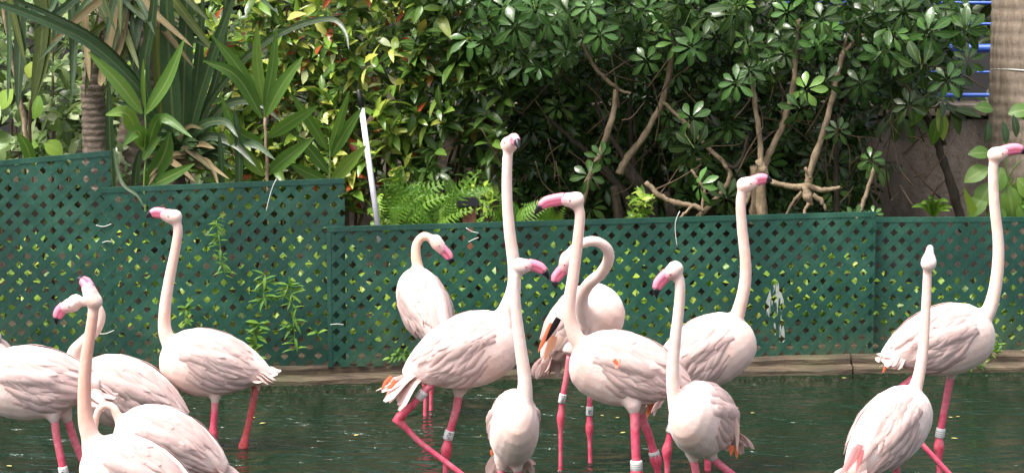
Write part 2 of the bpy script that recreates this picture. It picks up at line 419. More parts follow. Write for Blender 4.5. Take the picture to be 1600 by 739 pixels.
def clip_poly(poly, axis, val, keep_greater):
    out = []
    for i in range(len(poly)):
        a, c = poly[i], poly[(i+1) % len(poly)]
        ia = (a[axis] >= val) == keep_greater; ic = (c[axis] >= val) == keep_greater
        if ia: out.append(a)
        if ia != ic:
            k = (val - a[axis])/(c[axis]-a[axis]); out.append((a[0]+(c[0]-a[0])*k, a[1]+(c[1]-a[1])*k))
    return out
PITCH, SLW, STH = .0497, .0264, .003
def lattice(label, A, Bp, zb, zta, ztb, phase=0.0, rim_left=False, rim_right=False, rim=.02, lean=0.0):
    """A, Bp: (x, y) of the foot's ends; zta, ztb: heights of the top's ends"""
    A = Vector((*A, 0)); Bp = Vector((*Bp, 0)); L = (Bp-A).length; ux = (Bp-A)/L; nz = Vector((ux.y, -ux.x, 0))
    root = empty('lattice_panel', (A+Bp)/2 + Vector((0, 0, zb)), label, 'lattice fence', 'green lattice panels along the kerb')
    top = lambda s: zta + (ztb-zta)*s/L
    zmax = max(zta, ztb)
    def ext(name, poly, off, th):
        N = len(poly)
        vs = [A + ux*q[0] + Vector((0, 0, q[1])) + nz*(off + lean*(q[1]-zb)) for q in poly] + [A + ux*q[0] + Vector((0, 0, q[1])) + nz*(off - th + lean*(q[1]-zb)) for q in poly]
        mb = MB(); mb.add(vs, [tuple(range(N)), tuple(range(2*N-1, N-1, -1))] + [(i, N+i, N+(i+1) % N, (i+1) % N) for i in range(N)])
        place(name, mb.mesh(name, [M['lattice']], False), None, root)
    r2 = math.sqrt(.5); hw = SLW/2
    for sgn in (1, -1):
        dirx, dirz = r2, sgn*r2; px, pz = -sgn*r2, r2
        cs = [x*px + (z)*pz for x in (0, L) for z in (zb, zmax)]
        k0 = math.floor(min(cs)/PITCH); k1 = math.ceil(max(cs)/PITCH)
        for k in range(k0, k1+1):
            cc = (k + phase)*PITCH; big = L + 2
            poly = []
            for (a, q) in ((-big, -hw), (big, -hw), (big, hw), (-big, hw)):
                poly.append((px*(cc+q) + dirx*a + L/2*0, pz*(cc+q) + dirz*a))
            poly = clip_poly(poly, 0, 0, True); 
            if len(poly) > 2: poly = clip_poly(poly, 0, L, False)
            if len(poly) > 2: poly = clip_poly(poly, 1, zb, True)
            if len(poly) > 2:
                # clip below the sloping top by shearing
                sh = [(q[0], q[1] - (top(q[0]) - zta)) for q in poly]
                sh = clip_poly(sh, 1, zta, False)
                poly = [(q[0], q[1] + (top(q[0]) - zta)) for q in sh]
            if len(poly) < 3: continue
            ar = abs(sum(poly[i][0]*poly[(i+1) % len(poly)][1] - poly[(i+1) % len(poly)][0]*poly[i][1] for i in range(len(poly))))/2
            if ar < 1.5e-4: continue
            ext('slat', poly, (.0008 if sgn > 0 else 0.0), STH)
    e = .0028
    ext('rim', [(0, zta-rim), (L, ztb-rim), (L, ztb+.001), (0, zta+.001)], e, .012)
    if rim_left: ext('rim', [(-.001, zb), (rim*.8, zb), (rim*.8, top(rim*.8)-rim-.001), (-.001, zta-rim-.001)], e, .012)
    if rim_right: ext('rim', [(L-rim*.8, zb), (L+.001, zb), (L+.001, ztb-rim-.001), (L-rim*.8, top(L-rim*.8)-rim-.001)], e, .012)
    return root
def xy(u, v, Y): q = P(u, v, Y); return (q.x, q.y)
zb = .062
lattice('tall green lattice panel by the left edge, its sloping top higher than the others', xy(-330, 588, 9.32), xy(181, 588, 9.42), zb, P(-330, 283, 9.32).z, P(181, 236, 9.42).z, .2)
lattice('green lattice panel of middle height below the spiky plant', xy(165, 585, 9.37), xy(541, 576, 9.50), zb, P(165, 294, 9.37).z, P(541, 279, 9.50).z, .55)
lattice('longest low green lattice panel, with white drips and the white pole behind it', xy(513, 576, 9.47), xy(1364, 556, 9.74), zb, P(513, 355, 9.47).z, P(1364, 331, 9.74).z, .0, True)
lattice('low green lattice panel below the brown wall at the right end', xy(1355, 556, 9.77), xy(2200, 548, 9.96), zb, P(1355, 340, 9.77).z, P(2200, 338, 9.96).z, .35)

# ------------------------------------------------------------------ flamingos
def skin_mat():
    t = NT('flamingo_plumage'); col = t.attr('col').outputs['Color']; p = t.pos()
    n1 = t.noise(p, 38, 4, .6); n2 = t.noise(p, 120, 3, .6); n3 = t.noise(p, 9, 3)
    c = t.mix(t.ramp(n1, [(.35, (.35, .35, .35)), (.62, (0, 0, 0))]), col, t.mix(1.0, col, (.86, .72, .66), 'MULTIPLY'))
    c = t.mix(t.ramp(n2, [(.58, (0, 0, 0)), (.75, (.3, .3, .3))]), c, t.mix(1.0, col, (.8, .7, .62), 'MULTIPLY'))
    c = t.mix(t.ramp(n3, [(.5, (0, 0, 0)), (.68, (.45, .45, .45))]), c, t.mix(1.0, col, (1.0, .78, .68), 'MULTIPLY'))
    t.l(c, t.b.inputs['Base Color']); t.set(Roughness=.8); t.b.inputs['Specular IOR Level'].default_value = .2
    t.b.inputs['Sheen Weight'].default_value = .3; t.b.inputs['Subsurface Weight'].default_value = .25; t.b.inputs['Subsurface Radius'].default_value = (1, .55, .45); t.b.inputs['Subsurface Scale'].default_value = .018
    b1 = t.bump(n1, .18, .006); t.l(t.bump(n2, .35, .003, b1), t.b.inputs['Normal']); return t.m
M['plumage'] = skin_mat()
t = NT('flamingo_leg_skin'); col = t.attr('col').outputs['Color']; p = t.pos()
n1 = t.noise(p, 70, 4, .6)
c = t.mix(t.ramp(n1, [(.4, (.7, .7, .7)), (.62, (0, 0, 0))]), col, t.mix(1.0, col, (.7, .5, .5), 'MULTIPLY'))
c = t.mix(t.ramp(t.noise(p, 22, 3), [(.5, (0, 0, 0)), (.7, (.4, .4, .4))]), c, (.62, .30, .30))
t.l(c, t.b.inputs['Base Color']); t.set(Roughness=.38)
t.l(t.bump(t.noise(t.scale(p, (1, 1, 1)), 160, 2), .3, .003), t.b.inputs['Normal']); M['legskin'] = t.m
t = NT('flamingo_feather'); col = t.attr('col').outputs['Color']; p = t.pos()
t.l(col, t.b.inputs['Base Color']); t.set(Roughness=.75); t.b.inputs['Specular IOR Level'].default_value = .2
t.l(t.bump(t.noise(p, 140, 2), .25, .003), t.b.inputs['Normal'])
tr = t.n('ShaderNodeBsdfTranslucent'); t.l(col, tr.inputs[0]); ms = t.n('ShaderNodeMixShader'); ms.inputs[0].default_value = .38
t.l(t.b.outputs[0], ms.inputs[1]); t.l(tr.outputs[0], ms.inputs[2]); t.l(ms.outputs[0], t.out.inputs[0]); M['feather'] = t.m
t = NT('flamingo_bill'); col = t.attr('col').outputs['Color']
t.l(col, t.b.inputs['Base Color']); t.set(Roughness=.35); t.l(t.bump(t.noise(t.pos(), 90, 3), .15, .003), t.b.inputs['Normal']); M['bill'] = t.m
M['bill_black'] = plain('bill_black', (.012, .010, .014), .3, .2, 60, .1)
M['eye_yellow'] = plain('eye_iris', (.62, .36, .22), .2, .1, 60, 0)
M['eye_black'] = plain('eye_pupil', (.01, .01, .01), .1, .1, 60, 0)
M['band'] = plain('leg_band_white', (.62, .62, .60), .4, .08, 60, .05)
M['band_grey'] = plain('leg_band_grey', (.25, .26, .27), .5, .1, 60, 0)
M['band_ink'] = plain('leg_band_ink', (.02, .02, .025), .5, .1, 60, 0)

WHITE = (.77, .615, .575); PINKW = (.75, .52, .505); SALMON = (.72, .42, .31); PALE = (.76, .60, .545)
LEGP = (.76, .115, .20); LEGO = (.76, .135, .14); BILLP = (.80, .19, .30); ORANGE = (.85, .22, .10); FBLACK = (.012, .011, .013)

ST = np.array([  # x, half height, half width, centre z   (S = 1, metres; breast at +x)
    (.168, .012, .012, -.012), (.160, .045, .036, -.012), (.140, .078, .060, -.010), (.105, .104, .080, -.006), (.055, .120, .094, -.002),
    (.0, .124, .099, 0), (-.06, .116, .095, .003), (-.115, .096, .082, .008), (-.165, .068, .064, .012), (-.205, .042, .045, .012), (-.235, .018, .026, .010)])
def prof(x):
    xs = -ST[:, 0]
    return (np.interp(-x, xs, ST[:, 1]), np.interp(-x, xs, ST[:, 2]), np.interp(-x, xs, ST[:, 3]))
FEATHER_N = [0]
def flamingo(label, Y, uv, yaw, pitch, S, neck, skull, bill, legs, neckcol=PALE, bodycol=WHITE, roll=0.0, head_dy=None, bill_dy=0.0,
             bands=(), accents=(), tail=(1.0, 0.0), legcol=LEGP, ruff=1.0, billlen=1.0, neck_r=1.0, seed=0, neck_dys=None, gaze_up=None, dirty=.0, bend=None, fat=1.0, droop=1.0, billcol=None):
    fat *= .94
    rd = random.Random(seed*13+5)
    O = P(uv[0], uv[1], Y)
    f = Vector((math.cos(R(yaw))*math.cos(R(pitch)), math.sin(R(yaw))*math.cos(R(pitch)), math.sin(R(pitch))))
    side = Vector((0, 0, 1)).cross(f).normalized(); up = f.cross(side).normalized()
    def loc(x, y, z): return O + (f*x + side*y + up*z)*S
    bvh = [None]
    def surf(x, phi, off=0.0):
        hh, hw, zc = prof(max(x, -.235)); hw *= fat; hh = max(hh, .018); hw = max(hw, .022)
        if math.sin(phi) < 0: hh *= 1.04
        c = loc(x, 0, zc); d = side*hw*math.cos(phi) + up*hh*math.sin(phi); dl = d.normalized()
        if bvh[0] is not None and x > -.225:
            hit = bvh[0].ray_cast(c + dl*.4*S, -dl, .4*S)
            if hit[0] is not None: return hit[0] + dl*off*S
        return c + d*S + dl*off*S
    root = empty('flamingo', (O.x, O.y, -.3), label, 'flamingo', 'flamingos wading in the pond')
    # --- continuous body, neck and head
    b = MB(); n = 20; vs = []
    for (x, hh, hw, zc) in ST:
        hw *= fat
        for k in range(n):
            a = 2*math.pi*k/n; h2 = hh*(1.04 if math.sin(a) < 0 else 1)
            vs.append(loc(x, hw*math.cos(a), zc + h2*math.sin(a)))
    ns = len(ST)
    b.add(vs, [(i*n+k, (i+1)*n+k, (i+1)*n+(k+1) % n, i*n+(k+1) % n) for i in range(ns-1) for k in range(n)] + [tuple(range(n)), tuple((ns-1)*n+k for k in range(n-1, -1, -1))])
    for s in (1, -1):      # folded wing swelling
        pts = [loc(.11, s*.058*fat, .02), loc(.07, s*.066*fat, .022), loc(.0, s*.064*fat, .03), (loc(-.08, s*.055*fat, .03)), (loc(-.15, s*.036*fat, .028)), loc(-.2, s*.02, .02)]
        b.tube(pts, [.012*S, .030*S*fat, .042*S*fat, .041*S*fat, .029*S*fat, .012*S], 12)
    bvh[0] = BVHTree.FromPolygons([Vector(q) for q in b.v], b.f)
    breast = loc(.10, 0, .0); root_pt = loc(.04, 0, -.01)
    dyb = breast.y
    hy = dyb if head_dy is None else Y + head_dy
    m = len(neck); NP = []
    for i, q in enumerate(neck):
        k = i/max(1, m-1); yy = hy + (dyb-hy)*k**1.5
        if neck_dys: yy = dyb + neck_dys[i]
        NP.append(P(q[0], q[1], yy))
    H = P(skull[0], skull[1], hy if not neck_dys else dyb + neck_dys[0])
    line = catmull([H] + NP + [breast, root_pt], 7)
    tot = len(line); tt = [i/(tot-1) for i in range(tot)]
    kb = (len(NP)+.2)/(len(NP)+2)
    nr = neck_r*S
    rad = lerp_list([0, .06, .3, kb*.75, kb*.93, kb, 1], [.0175*nr, .0172*nr, .019*nr, .0235*nr, .031*nr, .046*S, .062*S], tot)
    b.tube(line, rad, 12)
    # skull: egg pointing along the bill
    B0 = P(bill[0][0], bill[0][1], H.y + bill_dy*.25); B1 = P(bill[1][0], bill[1][1], H.y + bill_dy)
    fw = (B0 - H).normalized() if (B0-H).length > 1e-4 else f
    fw2 = (B1 - B0).normalized()
    hf = (fw*.6 + fw2*.4).normalized()
    nd = (line[6] - H).normalized()
    hu = (-(nd - hf*nd.dot(hf)))
    if hu.length < .25: hu = Vector((0, 0, 1)) - hf*hf.z
    if gaze_up: hu = Vector(gaze_up) - hf*Vector(gaze_up).dot(hf)
    hu.normalize(); hs = hu.cross(hf)
    hl = (B0-H).length
    q1 = H.lerp(B0, .5) + hu*.001*S
    pts = [H - hf*.033*S, H - hf*.027*S, H - hf*.012*S + hu*.001, H + hf*.008*S, q1, B0, B0 + hf*.008*S]
    rr = [.009*S, .0205*S, .0272*S, .0275*S, .0250*S, .0205*S, .016*S]
    b.tube([p for p in pts], rr, 12)
    # feathered thighs
    for lg in legs:
        h0 = P(lg['p'][0][0], lg['p'][0][1], Y + lg.get('dy', 0)); h1 = P(lg['p'][1][0], lg['p'][1][1], Y + lg.get('dy', 0))
        inn = O + (h0 - O)*.45; d = (h1-h0).normalized(); cu = lg.get('cuff', .03)
        b.tube([inn, inn*.45+h0*.55, h0, h0 + d*cu], [.05*S, .042*S, .027*S, .013*S], 10)
    me0 = b.mesh('body')
    tmp = bpy.data.objects.new('body_work', me0); link(tmp)
    md = tmp.modifiers.new('r', 'REMESH'); md.mode = 'VOXEL'; md.voxel_size = .0062*S; md.use_smooth_shade = True
    ms = tmp.modifiers.new('s', 'SMOOTH'); ms.factor = .5; ms.iterations = 5
    rec = dict(tmp=tmp, root=root, line=line, rad=rad, legs=legs, Y=Y, S=S, neckcol=neckcol, bodycol=bodycol, kb=kb, legcol=legcol, O=O, up=up, f=f, dirty=dirty, seed=seed, H=H, B0=B0, bands=bands)
    # --- bill: upper and lower mandible along a bent line, black towards the tip
    L = max((B1-B0).length, .03)*billlen
    dn = -hu
    ax_ = [B0 - hf*.012*S]
    prf = [(0, 0), (.3, .0), (.55, .04), (.75, .16), (.9, .36), (1.0, .58)]
    tip_d = (B1-B0).normalized(); bx = hf; 
    # bend so that the line ends at B1
    mid = B0.lerp(B1, .52) + hu*L*.17
    if bend: mid = P(bend[0], bend[1], H.y + bill_dy*.6)
    cl = catmull([B0 - hf*.008*S, B0.lerp(mid, .5) + hu*.002*S, mid, mid.lerp(B1, .58) + hu*.004*S, B1], 5)
    hgt = lerp_list([0, .2, .45, .65, .82, 1], [.0205*S, .0202*S, .0192*S, .0150*S, .0088*S, .0018*S], len(cl))
    wid = lerp_list([0, .3, .6, .85, 1], [.0180*S, .0140*S, .0128*S, .0075*S, .0016*S], len(cl))
    up_b = []; n2 = 14
    rings = []
    for i in range(len(cl)):
        tng = (cl[min(i+1, len(cl)-1)] - cl[max(i-1, 0)]).normalized()
        u2 = (hu - tng*hu.dot(tng)).normalized(); s2 = u2.cross(tng)
        ring = []
        for k in range(n2):
            a = 2*math.pi*k/n2; ca, sa = math.cos(a), math.sin(a)
            gr = .84 if k in (0, 7) else 1.0
            ring.append(cl[i] + s2*ca*wid[i]*gr + u2*(sa*hgt[i] + .002*S))
        rings.append(ring)
    def bill_part(name, i0, i1, mat, colf, parent):
        mb = MB(); vs = [q for r in rings[i0:i1+1] for q in r]; m2 = i1-i0+1
        cc = [colf(i, k) for i in range(i0, i1+1) for k in range(n2)]
        mb.add(vs, [(i*n2+k, i*n2+(k+1) % n2, (i+1)*n2+(k+1) % n2, (i+1)*n2+k) for i in range(m2-1) for k in range(n2)] + [tuple(range(n2-1, -1, -1)), tuple((m2-1)*n2+k for k in range(n2))], 0, cc)
        return place(name, mb.mesh(name, [mat]), None, parent)
    cut = int(len(cl)*.66)
    def bc(i, k):
        t_ = i/len(cl); base = Vector(billcol or BILLP)
        if k in (0, 7): base = base*.42
        elif 0 < k < 7: base = base*.86 + Vector((.84, .5, .52))*.15
        return tuple(base*(1-.0*t_))
    bo = bill_part('bill', 0, cut, M['bill'], bc, root)
    bill_part('bill_tip', cut, len(cl)-1, M['bill_black'], lambda i, k: FBLACK, bo)
    # eyes
    for s in (1, -1):
        e = H + hf*.014*S + hu*.005*S + hs*s*.0235*S
        mb = MB(); mb.tube([e - hs*s*.004*S, e + hs*s*.0012*S, e + hs*s*.003*S], [.0034*S, .0030*S, .0012*S], 10)
        eo = place('eye', mb.mesh('eye', [M['eye_yellow']]), None, root)
        mb = MB(); mb.tube([e + hs*s*.001*S, e + hs*s*.0042*S], [.0024*S, .0018*S], 8)
        place('pupil', mb.mesh('pupil', [M['eye_black']]), None, eo)
    # --- wings: rows of coverts, then long draped plumes
    def feather(mb, fn, wfn, n=6, col=WHITE, edge=None):
        """fn(t) -> centre, normal, across ; wfn(t) -> half width"""
        vs = []; cs = []
        for i in range(n+1):
            t_ = i/n; c_, nn, ac = fn(t_); w_ = wfn(t_)
            for q in (-1, -.5, 0, .5, 1):
                vs.append(c_ + ac*w_*q - nn*(w_*.24*q*q)); k = 1 - .10*(1-t_) ; cs.append(tuple(min(.9, x*k) for x in col))
        mb.add(vs, [(i*5+j, i*5+j+1, (i+1)*5+j+1, (i+1)*5+j) for i in range(n) for j in range(4)], 0, cs)
    def surf_feather(mb, s, x0, ph0, ln, w, dphi, lift, wav, col, n=6):
        def pt(t_): 
            x = x0 - ln*t_; ph = ph0 + dphi*droop*t_ + wav*math.sin(t_*5+x0*40)*.06
            a = ph if s > 0 else math.pi - ph
            off = .003 + lift*t_**1.3 + .0025*wav*math.sin(t_*7 + ph0*9)
            return surf(x, a, off), x, a, off
        def fn(t_):
            p0, x, a, off = pt(t_); p1 = pt(min(1, t_+.05))[0]; pm = pt(max(0, t_-.05))[0]
            d = (p1-pm).normalized(); q = surf(x, a+.08, off) - surf(x, a-.08, off); q = q - d*q.dot(d)
            q = q.normalized() if q.length > 1e-6 else side
            nn = d.cross(q).normalized(); c0 = loc(x, 0, 0)
            if nn.dot(p0 - c0) < 0: nn = -nn
            return p0, nn, q
        feather(mb, fn, lambda t_: w*S*(.55 + .45*math.sin(min(1, t_*1.6)*math.pi/2))*(1 - max(0, t_-.72)**2*10.5), n, col)
    def vcol(a=.05):
        k = rd.uniform(-a, a*.6); m_ = rd.random()*.45
        return tuple(max(.3, min(.88, bodycol[i]*(1-m_) + PINKW[i]*m_ + k)) for i in range(3))
    for s in (1, -1):
        mb = MB()
        for j, x0 in enumerate(np.arange(.095, -.03, -.042)):      # small smooth coverts of the shoulder
            for ph in np.arange(1.1, -.35, -.30):
                if x0 > .07 and (ph > .8 or ph < -.05): continue
                ph_ = ph + (j % 2)*.15 + rd.uniform(-.06, .06)
                surf_feather(mb, s, x0 + rd.uniform(-.01, .01), ph_, .075, .017, -.06 + rd.uniform(-.06, .06), .0025*ruff, .3*ruff, vcol(.03), 5)
        for k in range(13 if droop > .3 else 8):      # long soft plumes draped over the folded wing
            ph = 1.22 - k*.138; x0 = .045 - .008*abs(k-4) + rd.uniform(-.025, .03)
            surf_feather(mb, s, x0, ph + rd.uniform(-.05, .05), .205 + rd.uniform(-.04, .03) - .006*k, .0185 + rd.uniform(-.005, .003), -.22 - rd.uniform(0, .22), .0045*ruff + rd.uniform(0, .003)*ruff, .8*ruff, vcol(.05), 10)
        for k in range(17 if droop > .3 else 10):      # finer streamers between them
            ph = 1.28 - k*.105; x0 = .03 - .006*abs(k-6) + rd.uniform(-.05, .05)
            surf_feather(mb, s, x0, ph + rd.uniform(-.05, .05), .15 + rd.uniform(-.04, .05), .0095 + rd.uniform(-.002, .003), -.25 - rd.uniform(0, .25), .0065*ruff + rd.uniform(0, .003)*ruff, .9*ruff, vcol(.07), 9)
        for k in range(6 if droop > .3 else 0):       # ruffled folds on the flank
            ph = .55 - k*.2; x0 = .095 - .012*k + rd.uniform(-.02, .02)
            surf_feather(mb, s, x0, ph, .13 + rd.uniform(0, .05), .0125, -.42 + rd.uniform(-.15, .15), .0045*ruff, .9*ruff, vcol(.04), 9)
        place('wing', mb.mesh('wing', [M['feather']]), None, root)
    # --- tail: fan of soft feathers
    mb = MB(); tl, lift = tail
    for lay in range(2):
        for k in range(-5, 6):
            a0 = k*.115 + rd.uniform(-.05, .05); base = loc(-.185 + lay*.02, k*.0055, .018 - .014*lay - .002*abs(k))
            d = (-f*math.cos(a0) + side*math.sin(a0) + up*(lift - .10 - .10*lay - rd.uniform(0, .14))).normalized()
            ln = (.095 + rd.uniform(-.015, .025))*tl*S; sp = (side - d*side.dot(d)).normalized(); nn = d.cross(sp)
            if nn.dot(up) < 0: nn = -nn
            ph = rd.uniform(0, 6)
            feather(mb, lambda t_, base=base, d=d, nn=nn, sp=sp, ln=ln, ph=ph: (base + d*ln*t_ + nn*(.012*S*math.sin(t_*4+ph)*t_) - up*(.02*S*t_*t_), nn, (sp*math.cos(.5*math.sin(ph)) + nn*math.sin(.5*math.sin(ph)))), lambda t_: .0195*S*(.55+.45*math.sin(min(1, t_*1.5)*1.57))*(1-max(0, t_-.75)**2*10), 6, vcol(.06))
    place('tail', mb.mesh('tail', [M['feather']]), None, root)
    # --- coloured flight feathers that show
    for (col, name, qs, wpx, dy) in accents:
        mb = MB(); L_ = catmull([P(q[0], q[1], Y + dy) for q in qs], 4); N_ = len(L_)-1; ww = wpx*Y/F/2
        def fn(t_):
            i = min(N_, int(round(t_*N_))); d = (L_[min(N_, i+1)] - L_[max(0, i-1)]).normalized()
            view = (L_[i] - Vector((0, 0, CH))).normalized(); ac = d.cross(view).normalized(); return L_[i], -view, ac
        feather(mb, fn, lambda t_: ww*(.8+.2*math.sin(min(1, t_*2)*1.57))*(1-t_**2.2*.85), N_, col)
        place(name, mb.mesh(name, [M['feather']]), None, root)
    return rec

BIRDS = []
def bird(*a, **k): k.setdefault('seed', len(BIRDS)+1); BIRDS.append(flamingo(*a, **k))
def L_(p, joint=None, r=1.0, dy=0.0, **k): return dict(p=p, joint=joint, r=r, dy=dy, **k)

bird('flamingo cut by the left edge, only its pale tail showing before the lattice', 8.8, (-92, 506), 180, 18, 1.0,
     [(-150, 250), (-165, 330), (-172, 400), (-160, 470), (-145, 500)], (-150, 235), [(-168, 236), (-200, 255)],
     [L_([(-105, 560), (-106, 590), (-108, 660)], 2), L_([(-60, 540), (-14, 566), (12, 574), (-20, 640), (-40, 664)], 2, dy=.05)], tail=(1.15, .0))
bird('plump flamingo body at the left edge, neck cut off, on two banded legs', 7.75, (45, 597), 180, 5, 1.04,
     [(-68, 345), (-66, 420), (-60, 500), (-42, 560), (-25, 585)], (-78, 332), [(-95, 335), (-128, 350)],
     [L_([(84, 648), (88, 680), (100, 740), (101, 757), (101, 790)], 3, dy=-.03), L_([(103, 648), (117, 690), (138, 740), (141, 757), (141, 800)], 3, dy=.04)],
     bands=[(0, 2, .93, '641'), (1, 2, .88, '')], bodycol=(.76, .61, .575))
bird('flamingo with a hooked neck, facing left behind the salmon-necked one', 8.1, (192, 612), 180, 24, 1.05,
     [(138, 471), (151, 479), (157, 494), (150, 514), (133, 532), (117, 550), (118, 572)], (116, 474), [(99, 482), (90, 507)],
     [L_([(200, 655), (200, 690), (200, 740)], 2, dy=-.03), L_([(215, 655), (216, 690), (217, 740)], 2, dy=.05)], neckcol=(.75, .53, .46), neck_r=.95, billlen=.8)
bird('flamingo with a straight salmon neck and lifted bill at the bottom left', 7.15, (207, 741), 180, 27, 1.0,
     [(146, 484), (142, 515), (135, 560), (132, 610), (134, 655), (145, 690)], (145, 468), [(136, 447), (119, 436)],
     [L_([(190, 785), (190, 800), (190, 830)], 2, dy=-.04), L_([(215, 785), (216, 800), (217, 830)], 2, dy=.05)], neckcol=(.72, .41, .33), bill_dy=.02, head_dy=0.0, gaze_up=(-.3, .4, .8))
bird('low flamingo with its neck curled down, right of the salmon-necked one', 7.5, (254, 691), 180, 25, .98,
     [(148, 672), (152, 645), (163, 633), (177, 637), (186, 655), (198, 672)], (149, 700), [(147, 715), (138, 742)],
     [L_([(230, 735), (230, 750), (230, 790)], 2, dy=-.04), L_([(256, 738), (256, 755), (257, 790)], 2, dy=.05)], neckcol=(.76, .52, .45), neck_r=.68, tail=(1.25, 0))
bird('flamingo on a pink and an orange leg, before the middle height lattice', 8.2, (322, 566), 180, 13, 1.0,
     [(278, 356), (275, 385), (266, 430), (258, 480), (258, 518), (272, 550)], (270, 339), [(254, 335), (229, 341)],
     [L_([(337, 612), (335, 645), (332, 682), (330, 700), (330, 716)], 2, dy=-.03, cuff=.045), L_([(380, 592), (400, 603), (391, 650), (380, 697), (378, 710), (377, 716)], 3, dy=.05, col=LEGO, cuff=.0)],
     neckcol=(.75, .54, .47), accents=[((.80, .52, .42), 'flight_feather', [(392, 580), (402, 596), (405, 610)], 16, 0)], tail=(.78, .45), billlen=1.05, dirty=.4)
bird('farthest flamingo standing with its back turned, head lowered to the right before the low lattice', 8.85, (661, 474), 118, 38, .97,
     [(664, 369), (652, 380), (650, 400), (655, 425), (662, 440)], (682, 379), [(692, 392), (702, 413)],
     [L_([(663, 520), (664, 560), (665, 600), (664, 660)], 2, dy=-.05, r=.8), L_([(673, 520), (674, 560), (674, 600), (673, 650)], 2, dy=.05, r=.8)], neckcol=(.79, .53, .40), billlen=1.0, fat=.98,
     accents=[((.8, .45, .36), 'flight_feather', [(690, 478), (699, 490), (702, 500)], 12, -.02)])
bird('tall flamingo lifting one bent banded leg, neck straight up and face turned to the viewer', 7.6, (735, 546), 0, 24, 1.02,
     [(793, 248), (792, 300), (796, 360), (803, 415), (802, 455), (788, 495)], (796, 226), [(803, 219), (811, 233)],
     [L_([(704, 578), (667, 606), (645, 632), (621, 655), (655, 690), (723, 742), (760, 770)], 3, dy=-.03, cuff=.0), L_([(718, 608), (713, 640), (701, 680), (697, 705), (696, 742), (696, 780)], 3, dy=.05)],
     bands=[(0, 2, .4, ''), (1, 2, .98, 'FU9')], bill_dy=-.085, billcol=(.74, .33, .43), gaze_up=(0, 0, 1), tail=(1.35, .1),
     accents=[(ORANGE, 'flight_feather', [(612, 588), (602, 598), (596, 609)], 7, -.06), (ORANGE, 'flight_feather', [(618, 594), (610, 606), (602, 621)], 8, -.06)], neck_r=.98)
bird('flamingo seen from the front, its upright neck crossing the tallest one', 7.3, (803, 668), -85, 38, .95,
     [(806, 432), (806, 480), (813, 540), (820, 595), (817, 640)], (815, 416), [(829, 415), (857, 437)],
     [L_([(784, 722), (783, 740), (782, 780)], 2, dy=-.0), L_([(807, 724), (808, 742), (808, 780)], 2, dy=0)], bodycol=(.75, .60, .56), neck_r=1.0, dirty=.35, fat=.93, ruff=.35, droop=.05,
     accents=[(ORANGE, 'flight_feather', [(769, 702), (768, 712)], 7, .05)])
bird('flamingo with its neck folded in a loop and black flight feathers showing', 7.95, (914, 502), -35, 44, .96,
     [(892, 394), (908, 381), (930, 377), (948, 388), (951, 405), (940, 426), (920, 444), (909, 465), (912, 490), (928, 512)], (886, 407), [(881, 422), (870, 450)],
     [L_([(890, 555), (885, 590), (878, 625), (876, 655), (876, 700), (876, 745)], 3, dy=-.05, r=.8, cuff=.0), L_([(922, 585), (922, 610), (921, 645), (921, 670), (922, 705), (923, 748)], 3, dy=.06, r=.8)],
     bands=[(0, 2, .92, '8RG'), (1, 2, .9, '68I')], neck_r=1.0, billlen=1.15, neck_dys=[-.28, -.28, -.27, -.25, -.22, -.18, -.14, -.1, -.06, -.02], dirty=.3,
     accents=[(FBLACK, 'flight_feather', [(873, 497), (864, 513), (853, 533)], 11, -.15), (ORANGE, 'flight_feather', [(862, 505), (848, 535), (841, 550)], 8, -.14), ((.8, .4, .25), 'flight_feather', [(866, 525), (858, 545), (850, 562)], 14, -.13), ((.82, .6, .5), 'flight_feather', [(878, 525), (866, 548)], 14, -.12)])
bird('flamingo facing left with an orange spot on its flank and thick banded leg', 7.4, (970, 575), 180, 17, 1.0,
     [(906, 332), (903, 375), (896, 430), (889, 485), (899, 525), (922, 556)], (897, 313), [(879, 312), (836, 337)], bend=(852, 318), legs=[L_([(990, 635), (992, 650), (993, 690), (995, 742), (995, 757), (995, 790)], 3, dy=-.05, r=1.22), L_([(998, 635), (1004, 655), (1014, 680), (1025, 718), (1028, 738), (1029, 790)], 3, dy=.06, r=1.1)],
     bands=[(0, 3, .7, ''), (1, 3, .85, '')], neckcol=(.75, .53, .46),
     accents=[(ORANGE, 'flank_feather', [(959, 562), (964, 567), (968, 573)], 7, -.145), ((.85, .45, .36), 'flank_feather', [(962, 575), (967, 568), (969, 560)], 7, -.145)])
bird('flamingo turned half to the viewer, black-tipped bill pointing down left', 7.05, (1097, 654), -118, 22, .95,
     [(1062, 440), (1061, 480), (1054, 540), (1051, 590), (1056, 635), (1068, 665)], (1053, 423), [(1042, 431), (1027, 466)],
     [L_([(1082, 708), (1085, 725), (1092, 760), (1095, 800)], 3, dy=-.0), L_([(1108, 708), (1120, 722), (1155, 750), (1175, 770)], 3, dy=.06)], bodycol=(.75, .60, .56), dirty=.35, ruff=.8, droop=.6,
     accents=[((.80, .55, .47), 'flight_feather', [(1128, 625), (1150, 660), (1152, 705)], 11, .0), (ORANGE, 'flight_feather', [(1143, 695), (1142, 712)], 9, .0), (ORANGE, 'flight_feather', [(1151, 697), (1151, 716)], 8, .02)])
